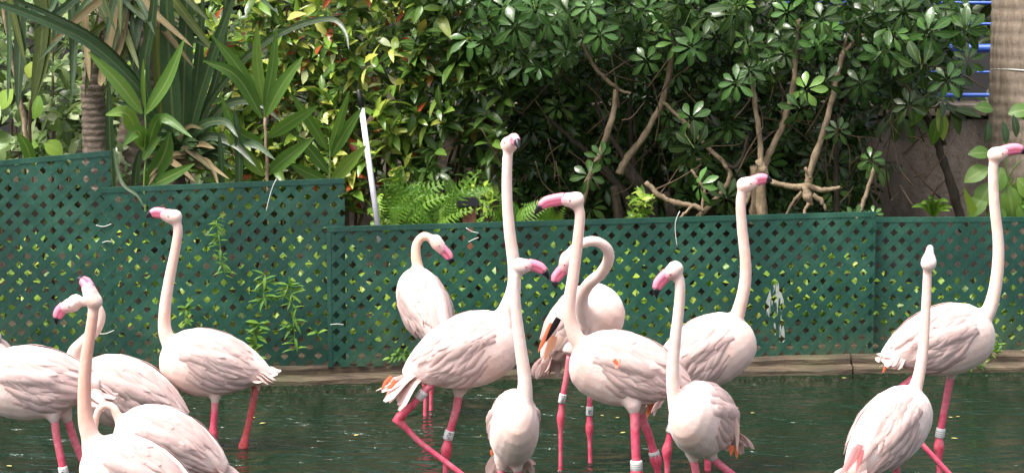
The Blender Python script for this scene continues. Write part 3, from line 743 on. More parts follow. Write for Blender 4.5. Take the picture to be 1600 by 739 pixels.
bird('flamingo facing right with a level bill, behind the half-turned one', 7.85, (1107, 549), 0, 33, 1.0,
     [(1158, 308), (1159, 350), (1165, 410), (1163, 450), (1152, 492), (1140, 518)], (1166, 289), [(1181, 284), (1206, 285)],
     [L_([(1080, 615), (1060, 640), (1048, 672), (1042, 705), (1043, 750), (1043, 790)], 3, dy=-.06, cuff=.0), L_([(1112, 610), (1110, 660), (1106, 720), (1105, 760), (1105, 790)], 3, dy=.05)],
     bands=[(0, 2, .9, '72')], accents=[(ORANGE, 'flight_feather', [(1022, 628), (1014, 640), (1011, 652)], 10, -.03)], tail=(1.2, 0), neckcol=(.75, .52, .45))
bird('rightmost flamingo facing right with its tail ruffled, head cut by the right edge', 7.6, (1480, 530), 8, 16, .97,
     [(1552, 262), (1554, 320), (1560, 380), (1558, 430), (1548, 478), (1528, 512)], (1558, 242), [(1572, 237), (1608, 243)],
     [L_([(1452, 572), (1428, 590), (1405, 608), (1383, 640), (1435, 688), (1485, 742), (1510, 770)], 3, dy=-.03, cuff=0.0), L_([(1488, 580), (1482, 605), (1468, 682), (1467, 700), (1468, 742), (1468, 790)], 3, dy=.05)],
     bands=[(1, 2, .92, '')], accents=[(ORANGE, 'flight_feather', [(1393, 558), (1386, 570), (1379, 582)], 9, -.03)], tail=(.6, .35), dirty=.3, neckcol=(.76, .58, .50))
bird('flamingo seen from behind with a slim straight neck and pink tail feathers', 7.1, (1394, 668), 32, 40, .92,
     [(1449, 428), (1447, 480), (1443, 540), (1435, 590), (1422, 630)], (1451, 411), [(1452, 400), (1453, 394)],
     [L_([(1385, 705), (1376, 722), (1360, 755), (1350, 790)], 3, dy=-.06, cuff=.0), L_([(1400, 712), (1402, 760), (1402, 800)], 2, dy=.08)], bill_dy=.12, billcol=(.76, .55, .54), neck_r=.9, billlen=.8, neckcol=(.79, .56, .49), tail=(1.0, .25), gaze_up=(0, -.3, 1), head_dy=0.06,
     accents=[((.78, .33, .33), 'flight_feather', [(1344, 694), (1336, 712), (1322, 737)], 13, -.15), ((.8, .4, .4), 'flight_feather', [(1338, 698), (1327, 720), (1310, 746)], 12, -.15), ((.78, .25, .26), 'flight_feather', [(1347, 702), (1343, 718), (1338, 737)], 9, -.15)])

# grow every body in one go, then colour it and add the bare legs to the same mesh
bpy.context.view_layer.update(); DG = bpy.context.evaluated_depsgraph_get()
for rec in BIRDS: rec['me'] = bpy.data.meshes.new_from_object(rec['tmp'].evaluated_get(DG))
def leg_geometry(mb, lg, rec):
    Y, S = rec['Y'] + lg['dy'], rec['S']; pts = [P(q[0], q[1], Y) for q in lg['p']]
    j = lg['joint']; r = lg['r']*S; col = lg.get('col', rec['legcol'])
    last = pts[-1]
    if last.z > -.29: pts.append(Vector((last.x + (last.x - pts[-2].x)*.2, last.y, -.29)))
    line = []; rad = []; cols = []
    for i in range(len(pts)-1):
        for k in range(5):
            q = pts[i].lerp(pts[i+1], k/5); line.append(q)
            s_ = i + k/5
            base = (.0145 - .003*min(1, s_/max(j, 1))) if s_ < j else .0098
            jd = (q - pts[j]).length if j < len(pts) else 9
            base += .0088*math.exp(-(jd/.024)**2)
            rad.append(base*r)
            tw = math.exp(-(jd/.05)**2)
            cc = tuple(col[m_]*(1-.25*tw) + (.78, .07, .09)[m_]*.25*tw for m_ in range(3))
            if s_ < j*.5: cc = tuple(.72*a + .28*b_ for a, b_ in zip(cc, (.70, .35, .36)))
            cols.append(cc)
    line.append(pts[-1]); rad.append(.0098*r); cols.append(col)
    mb.tube(line, rad, 9, 1, cols)
    # webbed foot
    p = pts[-1]; web = [p + Vector((0, 0, .01))]
    for dx, dy in ((-.05, -.07), (0, -.09), (.05, -.07)):
        e = p + Vector((dx, dy, -.005)); mb.tube([p, e], [.007, .003], 6, 1, [col, col]); web.append(e)
    mb.add([web[0], web[1], web[2], web[3]], [(0, 1, 2), (0, 2, 3)], 1, [col]*4)
    return pts
for rec in BIRDS:
    me0 = rec['me']; nv = len(me0.vertices)
    co = np.empty(nv*3, dtype=np.float32); me0.vertices.foreach_get('co', co); co = co.reshape(-1, 3).astype(float)
    ln = np.array([tuple(q) for q in rec['line']]); rdn = np.array(rec['rad'])
    best = np.full(nv, 9.0); bt = np.zeros(nv)
    lim = int(len(ln)*rec['kb'])
    for i in range(lim):
        d = np.linalg.norm(co - ln[i], axis=1) / (rdn[i]*1.25)
        m_ = d < best; best[m_] = d[m_]; bt[m_] = i/max(1, lim-1)
    wn = np.clip((1.55 - best)/.5, 0, 1)*np.clip((1.08-bt)/.30, 0, 1)
    bc = np.array(rec['bodycol']); nc = np.array(rec['neckcol'])
    col = bc[None, :]*(1-wn[:, None]) + nc[None, :]*wn[:, None]
    # paler cheeks and crown, pink skin near the bill
    hd = np.linalg.norm(co - np.array(rec['H']), axis=1); wh = np.clip((.06-hd)/.03, 0, 1)[:, None]
    col = col*(1-wh*.6) + np.array((.77, .60, .545))*wh*.6
    bd = np.linalg.norm(co - np.array(rec['B0']), axis=1); hz_ = co[:, 2] - rec['B0'].z; wb = (np.clip((.044-bd)/.026, 0, 1)*np.clip((hz_+.016)/.014, .15, 1))[:, None]
    col = col*(1-wb*.8) + np.array((.80, .30, .38))*wb*.8
    # browner lower breast and belly, stronger where the bird is dirty
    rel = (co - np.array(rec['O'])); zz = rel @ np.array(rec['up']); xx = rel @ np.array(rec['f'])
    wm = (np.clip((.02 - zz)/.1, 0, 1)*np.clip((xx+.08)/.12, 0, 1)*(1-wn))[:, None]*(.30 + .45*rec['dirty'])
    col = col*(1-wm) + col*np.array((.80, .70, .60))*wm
    npoly = len(me0.polygons); lt = np.empty(npoly, dtype=np.int32); me0.polygons.foreach_get('loop_total', lt)
    lv = np.empty(int(lt.sum()), dtype=np.int32); me0.loops.foreach_get('vertex_index', lv)
    faces = [tuple(x) for x in np.split(lv, np.cumsum(lt)[:-1])]
    mb = MB(); mb.v = [tuple(x) for x in co]; mb.f = [tuple(int(i) for i in x) for x in faces]; mb.m = [0]*npoly; mb.c = [tuple(x) for x in col]; mb.has_c = True
    legpts = [leg_geometry(mb, lg, rec) for lg in rec['legs']]
    place('body', mb.mesh('body', [M['plumage'], M['legskin']]), None, rec['root'])
    bpy.data.objects.remove(rec['tmp']); bpy.data.meshes.remove(me0)
    # leg bands with their printed code
    for (li, si, tt_, code) in rec['bands']:
        lg = rec['legs'][li]; pts = legpts[li]; a, c_ = pts[si-1], pts[si]; q = a.lerp(c_, tt_); d = (c_-a).normalized()
        r = .0165*rec['S']*lg['r']; hl = .0165
        mb = MB(); mb.tube([q - d*hl, q - d*hl*.8, q + d*hl*.8, q + d*hl], [r*.93, r, r, r*.93], 16)
        bo = place('leg_band', mb.mesh('leg_band', [M['band']]), None, rec['root'])
        xax = Vector((1, 0, 0)); xax = (xax - d*xax.dot(d)).normalized(); fr = d.cross(xax)
        if fr.y > 0: fr = -fr
        if code:
            cu = bpy.data.curves.new('code', 'FONT'); cu.body = code; cu.size = .017; cu.align_x = 'CENTER'; cu.align_y = 'CENTER'
            to = bpy.data.objects.new('code_work', cu); link(to)
            bpy.context.view_layer.update()
            tm = bpy.data.meshes.new_from_object(to.evaluated_get(bpy.context.evaluated_depsgraph_get()))
            bpy.data.objects.remove(to); bpy.data.curves.remove(cu)
            for v in tm.vertices:            # text runs along the leg, wrapped round the band
                an = v.co.y/(r*1.02); h = v.co.x*.95
                v.co = q + d*(-h) + (fr*math.cos(an) + xax*math.sin(an))*(r*1.02+.0004)
            tm.materials.append(M['band_ink']); place('band_code', tm, None, bo)
        else:
            mb = MB()
            for h in (-.006, .0015, .008): mb.tube([q + d*h, q + d*(h+.0016)], [r+.0006, r+.0006], 16)
            place('band_groove', mb.mesh('band_groove', [M['band_grey']]), None, bo)

# ------------------------------------------------------------------ planting behind the fence
LEAF = {}
def leafset(key, mat, specs): LEAF[key] = ([leaf_template(*a, **k) for a, k in specs], mat)
def ell(L, W, d=.25, fo=.25, n=4, shape='ellipse'): return ((L, W), dict(shape=shape, n=n, fold=fo, droop=d))
CROT = [leaf_template(.085, .034, 'ellipse', 4, .3, .25), leaf_template(.07, .03, 'ellipse', 4, .2, .4), leaf_template(.098, .036, 'lance', 4, .35, .3)]
UMB = [umbrella_template(n_, l_, w_, i_) for i_, (n_, l_, w_) in enumerate([(7, .085, .036), (8, .092, .036), (6, .078, .036), (7, .10, .042), (8, .075, .030)])]
GL = [leaf_template(.075, .042, 'ellipse', 4, .2, .3), leaf_template(.06, .036, 'ellipse', 4, .25, .2), leaf_template(.09, .05, 'ellipse', 4, .2, .35)]
def rv(s=1.0): return Vector((random.gauss(0, s), random.gauss(0, s), random.gauss(0, s)))
SUNV = Vector(sd)
def sprig(pos, axis, n, spread, scale, ntpl, out, lead=0.0):
    axis = Vector(axis).normalized(); a = axis.orthogonal().normalized(); b_ = axis.cross(a)
    ph = random.uniform(0, 6.28)
    for k in range(n):
        an = ph + k*2.4; q = a*math.cos(an) + b_*math.sin(an); tilt = spread*random.uniform(.6, 1.3)
        d = (axis*math.cos(tilt) + q*math.sin(tilt)).normalized()
        nrm = (axis*.55 + SUNV*.75 + rv(.28))
        out.append((random.randrange(ntpl), frame_m(Vector(pos) - axis*(.012*k*lead) + rv(.004), d, nrm, scale*random.uniform(.75, 1.15)), random.random()))
def foliage_thing(name, label, cat, base, tpls, mat, items, parts=300, group=None, part_name='leaf', front=True):
    """leaves: the ones that show largest are pieces of their own, the rest one mass"""
    root = empty(name, base, label, cat, group)
    if front:
        def key(it):
            q = it[1].translation; u = q.x/q.y; vv = (q.z-CH)/q.y
            vis = abs(u) < .225 and vv < -.032
            return q.y + (0 if vis else 50)
        items = sorted(items, key=key)
    meshes = [tmesh(part_name, t_, mat) for t_ in tpls]
    for (ti, m, r) in items[:parts]: place(part_name, meshes[ti], None, root, m)
    rest = items[parts:]
    if rest:
        o = place('foliage', stuff_mesh('foliage', tpls, rest, mat), None, root); o['kind'] = 'stuff'
    return root
def branch(root, pix, radii, Ys, mat, name='branch', knob=True):
    pts = [P(u, v, (Ys if isinstance(Ys, (int, float)) else Ys[i])) for i, (u, v) in enumerate(pix)]
    L_n = catmull(pts, 5); rr = lerp_list([i/(len(radii)-1) for i in range(len(radii))], radii, len(L_n))
    rr = [r*.82*(1+random.uniform(-.12, .14)) for r in rr]
    L_n = [q + rv(.0018) for q in L_n]
    mb = MB(); mb.tube(L_n, rr, 8); return place(name, mb.mesh(name, [mat]), None, root)
def inpoly(u, v, poly):
    c = False; j = len(poly)-1
    for i in range(len(poly)):
        (x1, y1), (x2, y2) = poly[i], poly[j]
        if (y1 > v) != (y2 > v) and u < (x2-x1)*(v-y1)/(y2-y1)+x1: c = not c
        j = i
    return c
def sample(poly):
    us = [q[0] for q in poly]; vs = [q[1] for q in poly]
    while True:
        u, v = random.uniform(min(us), max(us)), random.uniform(min(vs), max(vs))
        if inpoly(u, v, poly): return u, v

# mixed sunlit hedge of glossy green leaves with red ones, three shrubs side by side
def hedge(label, poly, y0, y1, nsprig, base_uv, mat='croton', tpl=None, scale=(.8, 1.25), parts=300, name='leafy_shrub', out_dir=(-.15, -.75, .62), face=.5, stems=9):
    items = []
    for i in range(nsprig):
        u, v = sample(poly); Y = y0 + (y1-y0)*random.random()**1.6
        pos = P(u, v, Y)
        if pos.z < .1: pos.z = .1 + random.random()*.1
        ax = Vector(out_dir) + rv(face)
        sprig(pos, ax, random.randint(5, 8), random.uniform(.75, 1.25), random.uniform(*scale), len(tpl or CROT), items, 1.0)
    bp = P(base_uv[0], base_uv[1], (y0+y1)/2); bp.z = .1
    root = foliage_thing(name, label, 'shrub', bp, tpl or CROT, M[mat], items, parts)
    us = [q[0] for q in poly]; vs = [q[1] for q in poly]
    for k in range(stems):
        u, v = sample(poly); Y = y0 + .25 + random.random()*(y1-y0-.3)
        top = P(u, v, Y); b0 = Vector((bp.x + random.uniform(-.25, .25), Y + random.uniform(-.1, .1), .08))
        ln_ = catmull([b0, b0.lerp(top, .4) + rv(.05), b0.lerp(top, .75) + rv(.05), top], 4)
        mb = MB(); mb.tube(ln_, lerp_list([0, 1], [.010, .003], len(ln_)), 5); place('stem', mb.mesh('stem', [M['twig']]), None, root)
    return root
hedge('sunny shrub of glossy green leaves above the blade-leaved plants, left part of the hedge', [(330, -110), (520, -110), (520, 120), (500, 330), (350, 330), (320, 120)], 10.55, 11.5, 330, (430, 340))
hedge('shrub of mixed green and red leaves behind the top of the white pole', [(480, -110), (660, -110), (655, 300), (500, 330)], 10.4, 11.5, 330, (580, 340))
hedge('darker green shrub left of the tall flamingo head, above the fern and the brick post', [(630, -110), (790, -110), (800, 120), (790, 300), (640, 300)], 10.35, 11.4, 260, (715, 340), mat='midgreen', scale=(.9, 1.35))
# dry red-brown leaves among them are part of the shrub's own colours

# shade-side undergrowth right behind the lattice, and low ground cover (nobody could count it)
items = []
for i in range(1500):
    u = random.uniform(-350, 1950); Y = fenceY((u-800)/F*9.9) + random.uniform(.12, .75); 
    z = .1 + random.random()**1.3*(.48 if u < 540 else .36)
    if 1360 < u < 1600: z *= .75
    q = P(u, 300, Y); q.z = z
    if random.random() < .28 + .40*math.sin(u*.021 + 1.0)*math.sin(z*14 + u*.006): continue
    sprig(q, Vector((-.1, -.6, .7)) + rv(.4), random.randint(3, 5), 1.0, random.uniform(.55, 1.0), 3, items, 1.0)
o = place('undergrowth', stuff_mesh('undergrowth', CROT, items, M['bright'])); o['kind'] = 'stuff'
tag(o, 'low bright green ground cover showing through the holes of the lattice', 'undergrowth')
items = []
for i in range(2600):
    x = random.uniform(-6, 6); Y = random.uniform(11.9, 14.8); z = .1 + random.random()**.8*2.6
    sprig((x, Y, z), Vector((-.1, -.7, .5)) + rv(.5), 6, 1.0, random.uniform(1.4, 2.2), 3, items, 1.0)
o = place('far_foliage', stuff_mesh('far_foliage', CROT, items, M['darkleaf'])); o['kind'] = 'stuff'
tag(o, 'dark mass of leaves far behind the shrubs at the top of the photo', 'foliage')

items = []
for i in range(300):
    u = random.uniform(560, 1010); v = random.uniform(285, 350); Y = random.uniform(9.95, 10.4) + (350-v)*.002
    if math.sin(u*.045) + math.sin(u*.017 + 2) < .1 + (350-v)*.012: continue
    sprig(P(u, v, Y), Vector((-.1, -.55, .75)) + rv(.4), random.randint(4, 6), 1.0, random.uniform(.35, .8), 3, items, 1.0)
o = place('ground_cover', stuff_mesh('ground_cover', CROT, items, M['bright'])); o['kind'] = 'stuff'
tag(o, 'bright low leaves along the top of the low lattice between pole and tree trunks', 'ground cover')
# umbrella-leaved shrubs: bare forked branches below, dense dark crowns above
def umbrella_shrub(label, polys, base_uv, branches, named, nside, parts=300):
    items = []
    for (poly, y0, y1, n_) in polys:
        for i in range(n_):
            u, v = sample(poly); Y = y0 + (y1-y0)*random.random()**1.25; pos = P(u, v, Y)
            nrm = Vector((-.15, -.58, .76)) + rv(.55); d = Vector((random.uniform(-1, 1), -.3, random.uniform(-1, .3)))
            items.append((random.randrange(5), frame_m(pos, d, nrm, random.uniform(.45, 1.0)), random.random()*.95))
    named_it = []
    for (u, v, Y, s, n3) in named:
        named_it.append((random.choice((0, 1, 3)), frame_m(P(u, v, Y), (random.uniform(-.6, .6), random.uniform(-.3, .3), -1), Vector(n3) + rv(.22), s*random.uniform(.78, .98)), random.uniform(.6, .95)))
    bp = P(base_uv[0], base_uv[1], 10.6); bp.z = .1
    items = named_it + sorted(items, key=lambda it: it[1].translation.y + (0 if (it[1].translation.z-CH)/it[1].translation.y < -.03 else 50))
    root = foliage_thing('umbrella_shrub', label, 'shrub', bp, UMB, M['schefflera'], items, parts, front=False)
    for (pix, rad, Ys, mt, nm) in branches: branch(root, pix, rad, Ys, M[mt], nm)
    mb = MB(); us = [q[0] for q in polys[1][0]]; lo, hi = min(us) - 20, max(us) + 20
    for i in range(95):                 # fine bare twigs filling the dark inside
        u, v = random.uniform(lo, hi), random.uniform(60, 330); Y = random.uniform(10.15, 10.8); a = random.uniform(-.9, .9) + (0 if i % 4 else 1.2); l_ = random.uniform(30, 110)
        q0 = P(u, v, Y); q1 = P(u + math.sin(a)*l_, v - math.cos(a)*l_, Y + random.uniform(-.15, .15)); r_ = random.uniform(.0018, .005)
        mb.tube(catmull([q0, q0.lerp(q1, .5) + rv(.018), q1], 3), lerp_list([0, 1], [r_, r_*.5], 7), 4)
    o = place('twigs', mb.mesh('twigs', [M['twig']]), None, root); o['kind'] = 'stuff'
    return root
UPF = Vector((-.1, -.8, .6))
lb = [([(905, 50), (925, 100), (945, 122), (970, 142), (986, 146)], [.008, .010, .011, .009, .006], 10.25, 'branch', 'branch'),
      ([(962, 140), (957, 185), (938, 240), (918, 285), (905, 330)], [.014, .016, .017, .018, .02], 10.25, 'branch', 'branch'),
      ([(1052, 60), (1046, 110), (1032, 165), (1005, 215), (976, 252), (968, 272)], [.013, .015, .016, .017, .02, .022], 10.35, 'branch', 'branch'),
      ([(1034, 160), (1065, 185), (1100, 225), (1130, 255), (1140, 275), (1128, 300), (1090, 340)], [.010, .011, .011, .011, .013, .014, .016], 10.3, 'branch', 'branch'),
      ([(925, 95), (935, 130), (932, 160), (945, 200), (975, 245), (1000, 290), (1020, 345)], [.007, .008, .009, .012, .016, .026, .04], 10.55, 'darkbark', 'branch'),
      ([(850, 180), (885, 210), (930, 250), (975, 300), (1000, 350)], [.009, .012, .018, .025, .04], 10.6, 'darkbark', 'branch'),
      ([(1010, 285), (1030, 305), (1060, 318), (1085, 322), (1100, 330)], [.012, .014, .016, .014, .012], 10.15, 'branch', 'branch'),
      ([(1082, 322), (1068, 335), (1058, 350)], [.009, .008, .006], 10.12, 'branch', 'branch'),
      ([(1080, 265), (1092, 282), (1100, 300), (1095, 340)], [.006, .007, .008, .008], 10.15, 'branch', 'branch'),
      ([(1000, 60), (990, 110), (985, 170), (988, 240), (1000, 320)], [.008, .009, .01, .014, .02], 10.7, 'darkbark', 'branch'),
      ([(960, 290), (966, 330), (970, 370)], [.022, .03, .035], 10.4, 'darkbark', 'trunk'),
      ([(972, 258), (1000, 290), (1012, 325), (1015, 370)], [.02, .04, .055, .065], 10.55, 'darkbark', 'trunk'),
      ([(1040, 300), (1050, 335), (1052, 370)], [.02, .03, .04], 10.5, 'darkbark', 'trunk'),
      ([(1130, 255), (1150, 262), (1162, 240), (1168, 212)], [.011, .012, .010, .008], 10.3, 'darkbark', 'branch')]
lname = [(805, 42, 9.95, 1.1, UPF), (790, 15, 10, 1.0, UPF), (836, 15, 9.95, 1.1, UPF), (765, 55, 10.05, .9, UPF), (1012, 14, 9.9, 1.0, UPF), (935, 30, 10.1, .95, UPF),
         (888, 22, 10.05, 1.1, UPF), (1085, 232, 9.95, 1.25, UPF), (1080, 185, 10, .95, UPF), (1092, 290, 9.9, .95, UPF), (1135, 310, 9.92, .9, Vector((.3, -.9, .4))), (1080, 75, 10, 1.0, UPF),
         (885, 80, 10.05, .8, UPF), (1010, 95, 10.05, .85, UPF), (1120, 60, 10, .95, UPF), (1150, 12, 9.95, 1.1, UPF), (920, 275, 10.05, .85, UPF), (940, 245, 10.1, .8, UPF), (1150, 130, 10, .9, UPF)]
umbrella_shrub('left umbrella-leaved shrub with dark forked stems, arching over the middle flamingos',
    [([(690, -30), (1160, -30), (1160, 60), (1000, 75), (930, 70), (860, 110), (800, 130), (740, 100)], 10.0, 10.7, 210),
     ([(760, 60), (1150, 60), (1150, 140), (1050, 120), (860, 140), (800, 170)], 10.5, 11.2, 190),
     ([(760, -300), (1160, -300), (1160, -30), (720, -30)], 10.1, 11.8, 820),  # crown out of view, thickened to block sky light from the inside
     ([(760, -260), (1170, -260), (1170, -45), (760, -45)], 10.0, 10.4, 60),  # overhang out of view, added to shade the stems below
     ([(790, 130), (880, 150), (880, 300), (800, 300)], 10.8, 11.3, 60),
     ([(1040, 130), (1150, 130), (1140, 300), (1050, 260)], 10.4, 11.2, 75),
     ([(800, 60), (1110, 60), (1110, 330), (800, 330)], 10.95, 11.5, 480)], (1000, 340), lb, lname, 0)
rb = [([(1176, 134), (1181, 170), (1187, 215), (1190, 265)], [.0125, .013, .014, .017], 10.1, 'branch', 'cut_branch'),
      ([(1248, 30), (1243, 80), (1240, 130), (1228, 180), (1215, 215), (1198, 250), (1190, 285), (1192, 345)], [.013, .014, .015, .016, .017, .019, .026, .03], 10.15, 'branch', 'branch'),
      ([(1316, 86), (1310, 110), (1298, 165), (1284, 215), (1268, 260), (1262, 290)], [.014, .015, .016, .017, .018, .02], 10.1, 'branch', 'branch'),
      ([(1318, 88), (1330, 70), (1345, 58), (1362, 55)], [.012, .010, .009, .008], 10.1, 'branch', 'branch'),
      ([(1316, 88), (1322, 62), (1332, 40)], [.010, .007, .006], 10.12, 'branch', 'branch'),
      ([(1205, 284), (1235, 292), (1262, 292), (1290, 297), (1314, 293)], [.014, .016, .018, .014, .010], 10.08, 'branch', 'branch'),
      ([(1258, 292), (1262, 306), (1268, 322)], [.018, .026, .014], 10.06, 'branch', 'knot'),
      ([(1270, 306), (1284, 316), (1290, 330)], [.014, .012, .005], 10.05, 'branch', 'branch'),
      ([(1262, 318), (1256, 335), (1250, 348)], [.010, .008, .005], 10.05, 'branch', 'branch'),
      ([(1180, 260), (1184, 300), (1180, 350)], [.028, .032, .035], 10.2, 'branch', 'trunk'),
      ([(1366, 262), (1358, 290), (1348, 318), (1340, 345)], [.010, .011, .012, .012], 10.1, 'branch', 'branch'),
      ([(1258, 262), (1268, 280)], [.008, .010], 10.05, 'branch', 'branch'),
      ([(1225, 340), (1240, 315), (1252, 300)], [.006, .008, .010], 10.12, 'branch', 'branch'),
      ([(1304, 180), (1306, 260), (1308, 345)], [.012, .014, .018], 10.5, 'darkbark', 'trunk'),
      ([(1190, 265), (1176, 290), (1160, 330)], [.014, .012, .010], 10.15, 'branch', 'branch'),
      ([(1184, 250), (1192, 266), (1196, 282)], [.018, .026, .020], 10.1, 'branch', 'knot')]
rname = [(1283, 30, 9.9, 1.0, Vector((0, -1, .3))), (1280, 72, 9.95, 1.15, UPF), (1325, 8, 9.95, 1.0, UPF), (1450, 52, 9.9, 1.2, Vector((.1, -.6, .8))), (1440, 108, 9.9, 1.25, UPF), (1375, 85, 10, .9, UPF),
         (1510, 48, 10, 1.15, UPF), (1480, 125, 9.95, 1.0, UPF), (1260, 140, 10, .9, UPF), (1290, 128, 10.05, .9, UPF), (1250, 170, 10, .85, UPF), (1412, 18, 10, 1.0, UPF), (1230, 20, 10, .9, UPF),
         (1420, 165, 10.05, .9, UPF), (1512, 95, 10.05, .9, UPF), (1370, 20, 10, .95, UPF), (1220, 60, 10.1, .8, UPF), (1310, 205, 10.05, .8, UPF), (1360, 250, 10.0, .75, UPF), (1395, 55, 10, .9, UPF), (1170, 70, 10, .95, UPF), (1345, 130, 10.05, .9, UPF), (1335, 340, 9.8, .6, UPF), (1365, 335, 9.8, .55, UPF)]
umbrella_shrub('right umbrella-leaved shrub with pale cut branches, left of the blue railing and palm',
    [([(1150, -30), (1530, -30), (1500, 60), (1380, 110), (1300, 80), (1210, 130), (1160, 120)], 10.0, 10.7, 170),
     ([(1160, -260), (1450, -260), (1450, -45), (1160, -45)], 10.0, 10.4, 40),  # unseen overhanging leaves, added to darken the shrub beneath
     ([(1320, 40), (1500, 20), (1500, 150), (1400, 170), (1330, 150)], 10.3, 10.9, 85),
     ([(1160, 60), (1330, 60), (1400, 240), (1330, 330), (1200, 330), (1160, 250)], 10.7, 11.2, 80),
     ([(1130, 40), (1340, 40), (1350, 330), (1110, 330)], 10.95, 11.45, 430),
     ([(1330, 60), (1470, 40), (1480, 160), (1340, 160)], 10.9, 11.4, 60),
     ([(1150, -300), (1400, -300), (1440, -30), (1150, -30)], 10.1, 11.8, 620)], (1230, 340), rb, rname, 0)  # unseen upper crown, made dense to keep the inside in shade

# slim dark tree at the right with a few broad leaves
sx = empty('slim_tree', P(1500, 338, 10.5), 'slim dark tree trunk leaning left before the brown wall', 'tree')
branch(sx, [(1440, 160), (1452, 190), (1466, 225), (1478, 265), (1492, 310), (1506, 360)], [.018, .021, .023, .024, .026, .03], 10.5, M['darkbark'], 'trunk')
branch(sx, [(1475, 225), (1472, 200), (1482, 185), (1490, 170)], [.014, .012, .009, .006], 10.5, M['darkbark'], 'branch')
me = [tmesh('leaf', leaf_template(.15, .07, 'ellipse', 5, .2, .35), M['bright']), tmesh('leaf', leaf_template(.13, .055, 'ellipse', 5, .25, .4), M['darkleaf'])]
for (u, v, a, k) in ((1455, 165, -150, 0), (1465, 170, -70, 0), (1475, 165, -20, 1), (1450, 160, 150, 1), (1485, 170, -60, 1), (1470, 178, -110, 0), (1490, 172, 0, 1), (1405, 180, -100, 1), (1412, 185, -60, 1), (1398, 180, -140, 1), (1420, 180, -30, 1)):
    place('leaf', me[k], None, sx, frame_m(P(u, v, 10.4), (math.cos(R(a)), -.2, math.sin(R(a))), (0, -.7, .7) if k else (0, -.5, .8), .95))

# ------------------------------------------------------------------ palms
def palm_trunk(root, pts, r0, r1, rings, mat, ridge, name='trunk', n=22):
    L_n = catmull(pts, 6); tot = 0; ds = [0]
    for i in range(1, len(L_n)): tot += (L_n[i]-L_n[i-1]).length; ds.append(tot)
    line = []; rad = []
    N = rings*5
    for k in range(N+1):
        s_ = tot*k/N; i = max(j for j in range(len(ds)) if ds[j] <= s_ + 1e-9); i = min(i, len(ds)-2)
        line.append(L_n[i].lerp(L_n[i+1], (s_-ds[i])/(ds[i+1]-ds[i]))); ph = (k % 5)/5
        if k % 5 == 0: jit = random.uniform(.7, 1.3)
        rad.append((r0 + (r1-r0)*k/N) + ridge*jit*(math.sin(ph*math.pi) - .5))
    mb = MB(); mb.tube(line, rad, n); return place(name, mb.mesh(name, [mat]), None, root)
pr = empty('palm_tree', P(1592, 340, 10.75), 'thick pale palm trunk at the right edge of the photo, before the blue railing', 'palm tree')
xb = P(1604, 300, 10.75).x
palm_trunk(pr, [Vector((xb, 10.75, .05)), Vector((xb-.004, 10.75, .8)), Vector((xb-.008, 10.75, 1.6)), Vector((xb-.01, 10.75, 2.7)), Vector((xb-.01, 10.75, 6.2))],   .182, .165, 110, M['pale_palm'], .0035, n=32)
mb = MB(); pz = P(1560, 112, 10.6).z
mb.tube([Vector((xb, 10.75, pz)) + Vector((math.cos(a)*.181, math.sin(a)*.181, .008*math.sin(a*2))) for a in np.linspace(0, 6.283, 36)], .004, 6)
place('wire_ring', mb.mesh('wire_ring', [M['tie']]), None, pr)
FR = [tmesh('frond', leaf_template(1.5, .10, 'strap', 10, .5, .55), M['strap'])]
for k in range(14): place('frond', FR[0], None, pr, frame_m(Vector((xb, 10.75, 6.2)), (math.cos(k*.9), math.sin(k*.9), .6 + .3*(k % 3)), (0, 0, 1), 1))

def strapleaf(root, pix, Ys, wpx, mat, name='leaf', twist=(0, -1, .25), shape='strap', nseg=None, foldk=.28):
    """a long blade through the given points, folded along its midrib"""
    pts = catmull([P(u, v, (Ys[0] + (Ys[1]-Ys[0])*i/(len(pix)-1))) for i, (u, v) in enumerate(pix)], 5)
    N = len(pts)-1; vs = []; ax = []; fs = []
    for i, q in enumerate(pts):
        t_ = i/N; d = (pts[min(i+1, N)] - pts[max(0, i-1)]).normalized(); nn = Vector(twist); nn = (nn - d*nn.dot(d)).normalized(); a = d.cross(nn)
        if shape == 'strap': w_ = min(1, .7 + t_)*(1 - t_**3)**.7 + .03
        elif shape == 'lance': w_ = math.sin(math.pi*min(.985, max(.03, t_**.8)))**.75
        else: w_ = 1 - .8*t_
        hw = w_*wpx*q.y/F/2
        vs += [q - a*hw + nn*hw*foldk, q, q + a*hw + nn*hw*foldk]; ax += [1, 0, 1]
        if i: b_ = 3*i; fs += [(b_-3, b_-2, b_+1, b_), (b_-2, b_-1, b_+2, b_+1)]
    return place(name, tmesh(name, (vs, fs, ax), mat), None, root)

p1 = empty('ringed_palm', P(148, 245, 10.25), 'short ringed palm trunk at the left with dead fronds hanging from its top', 'palm tree')
palm_trunk(p1, [P(150, 300, 10.25), P(149, 240, 10.25), P(147, 190, 10.25), P(145, 132, 10.25)], .056, .053, 17, M['palm_bark'], .005)
palm_trunk(p1, [P(145, 134, 10.25), P(150, 90, 10.25), P(165, 40, 10.25), P(180, -60, 10.25)], .045, .05, 9, M['palm_bark'], .006, 'crown_shaft')
for i in range(30):
    u0 = random.uniform(140, 240); v0 = random.uniform(-90, 5); a = random.uniform(.1, 1.0)*(1 if random.random() < .55 else -1); ln = random.uniform(90, 190)
    u1 = u0 + math.sin(a)*ln; v1 = min(150, v0 + math.cos(a)*ln*1.05); Y0 = random.uniform(9.9, 10.3)
    strapleaf(p1, [(u0, v0), ((u0*.6+u1*.4)+random.uniform(-8, 8), v0*.55+v1*.45), (u1, v1)], (Y0, Y0-.1), random.uniform(9, 15), M['dead'] if i % 10 == 0 else (M['olive'] if i % 2 else M['strap']), 'frond', (random.uniform(-.4, .4), -1, random.uniform(-.2, .5)))
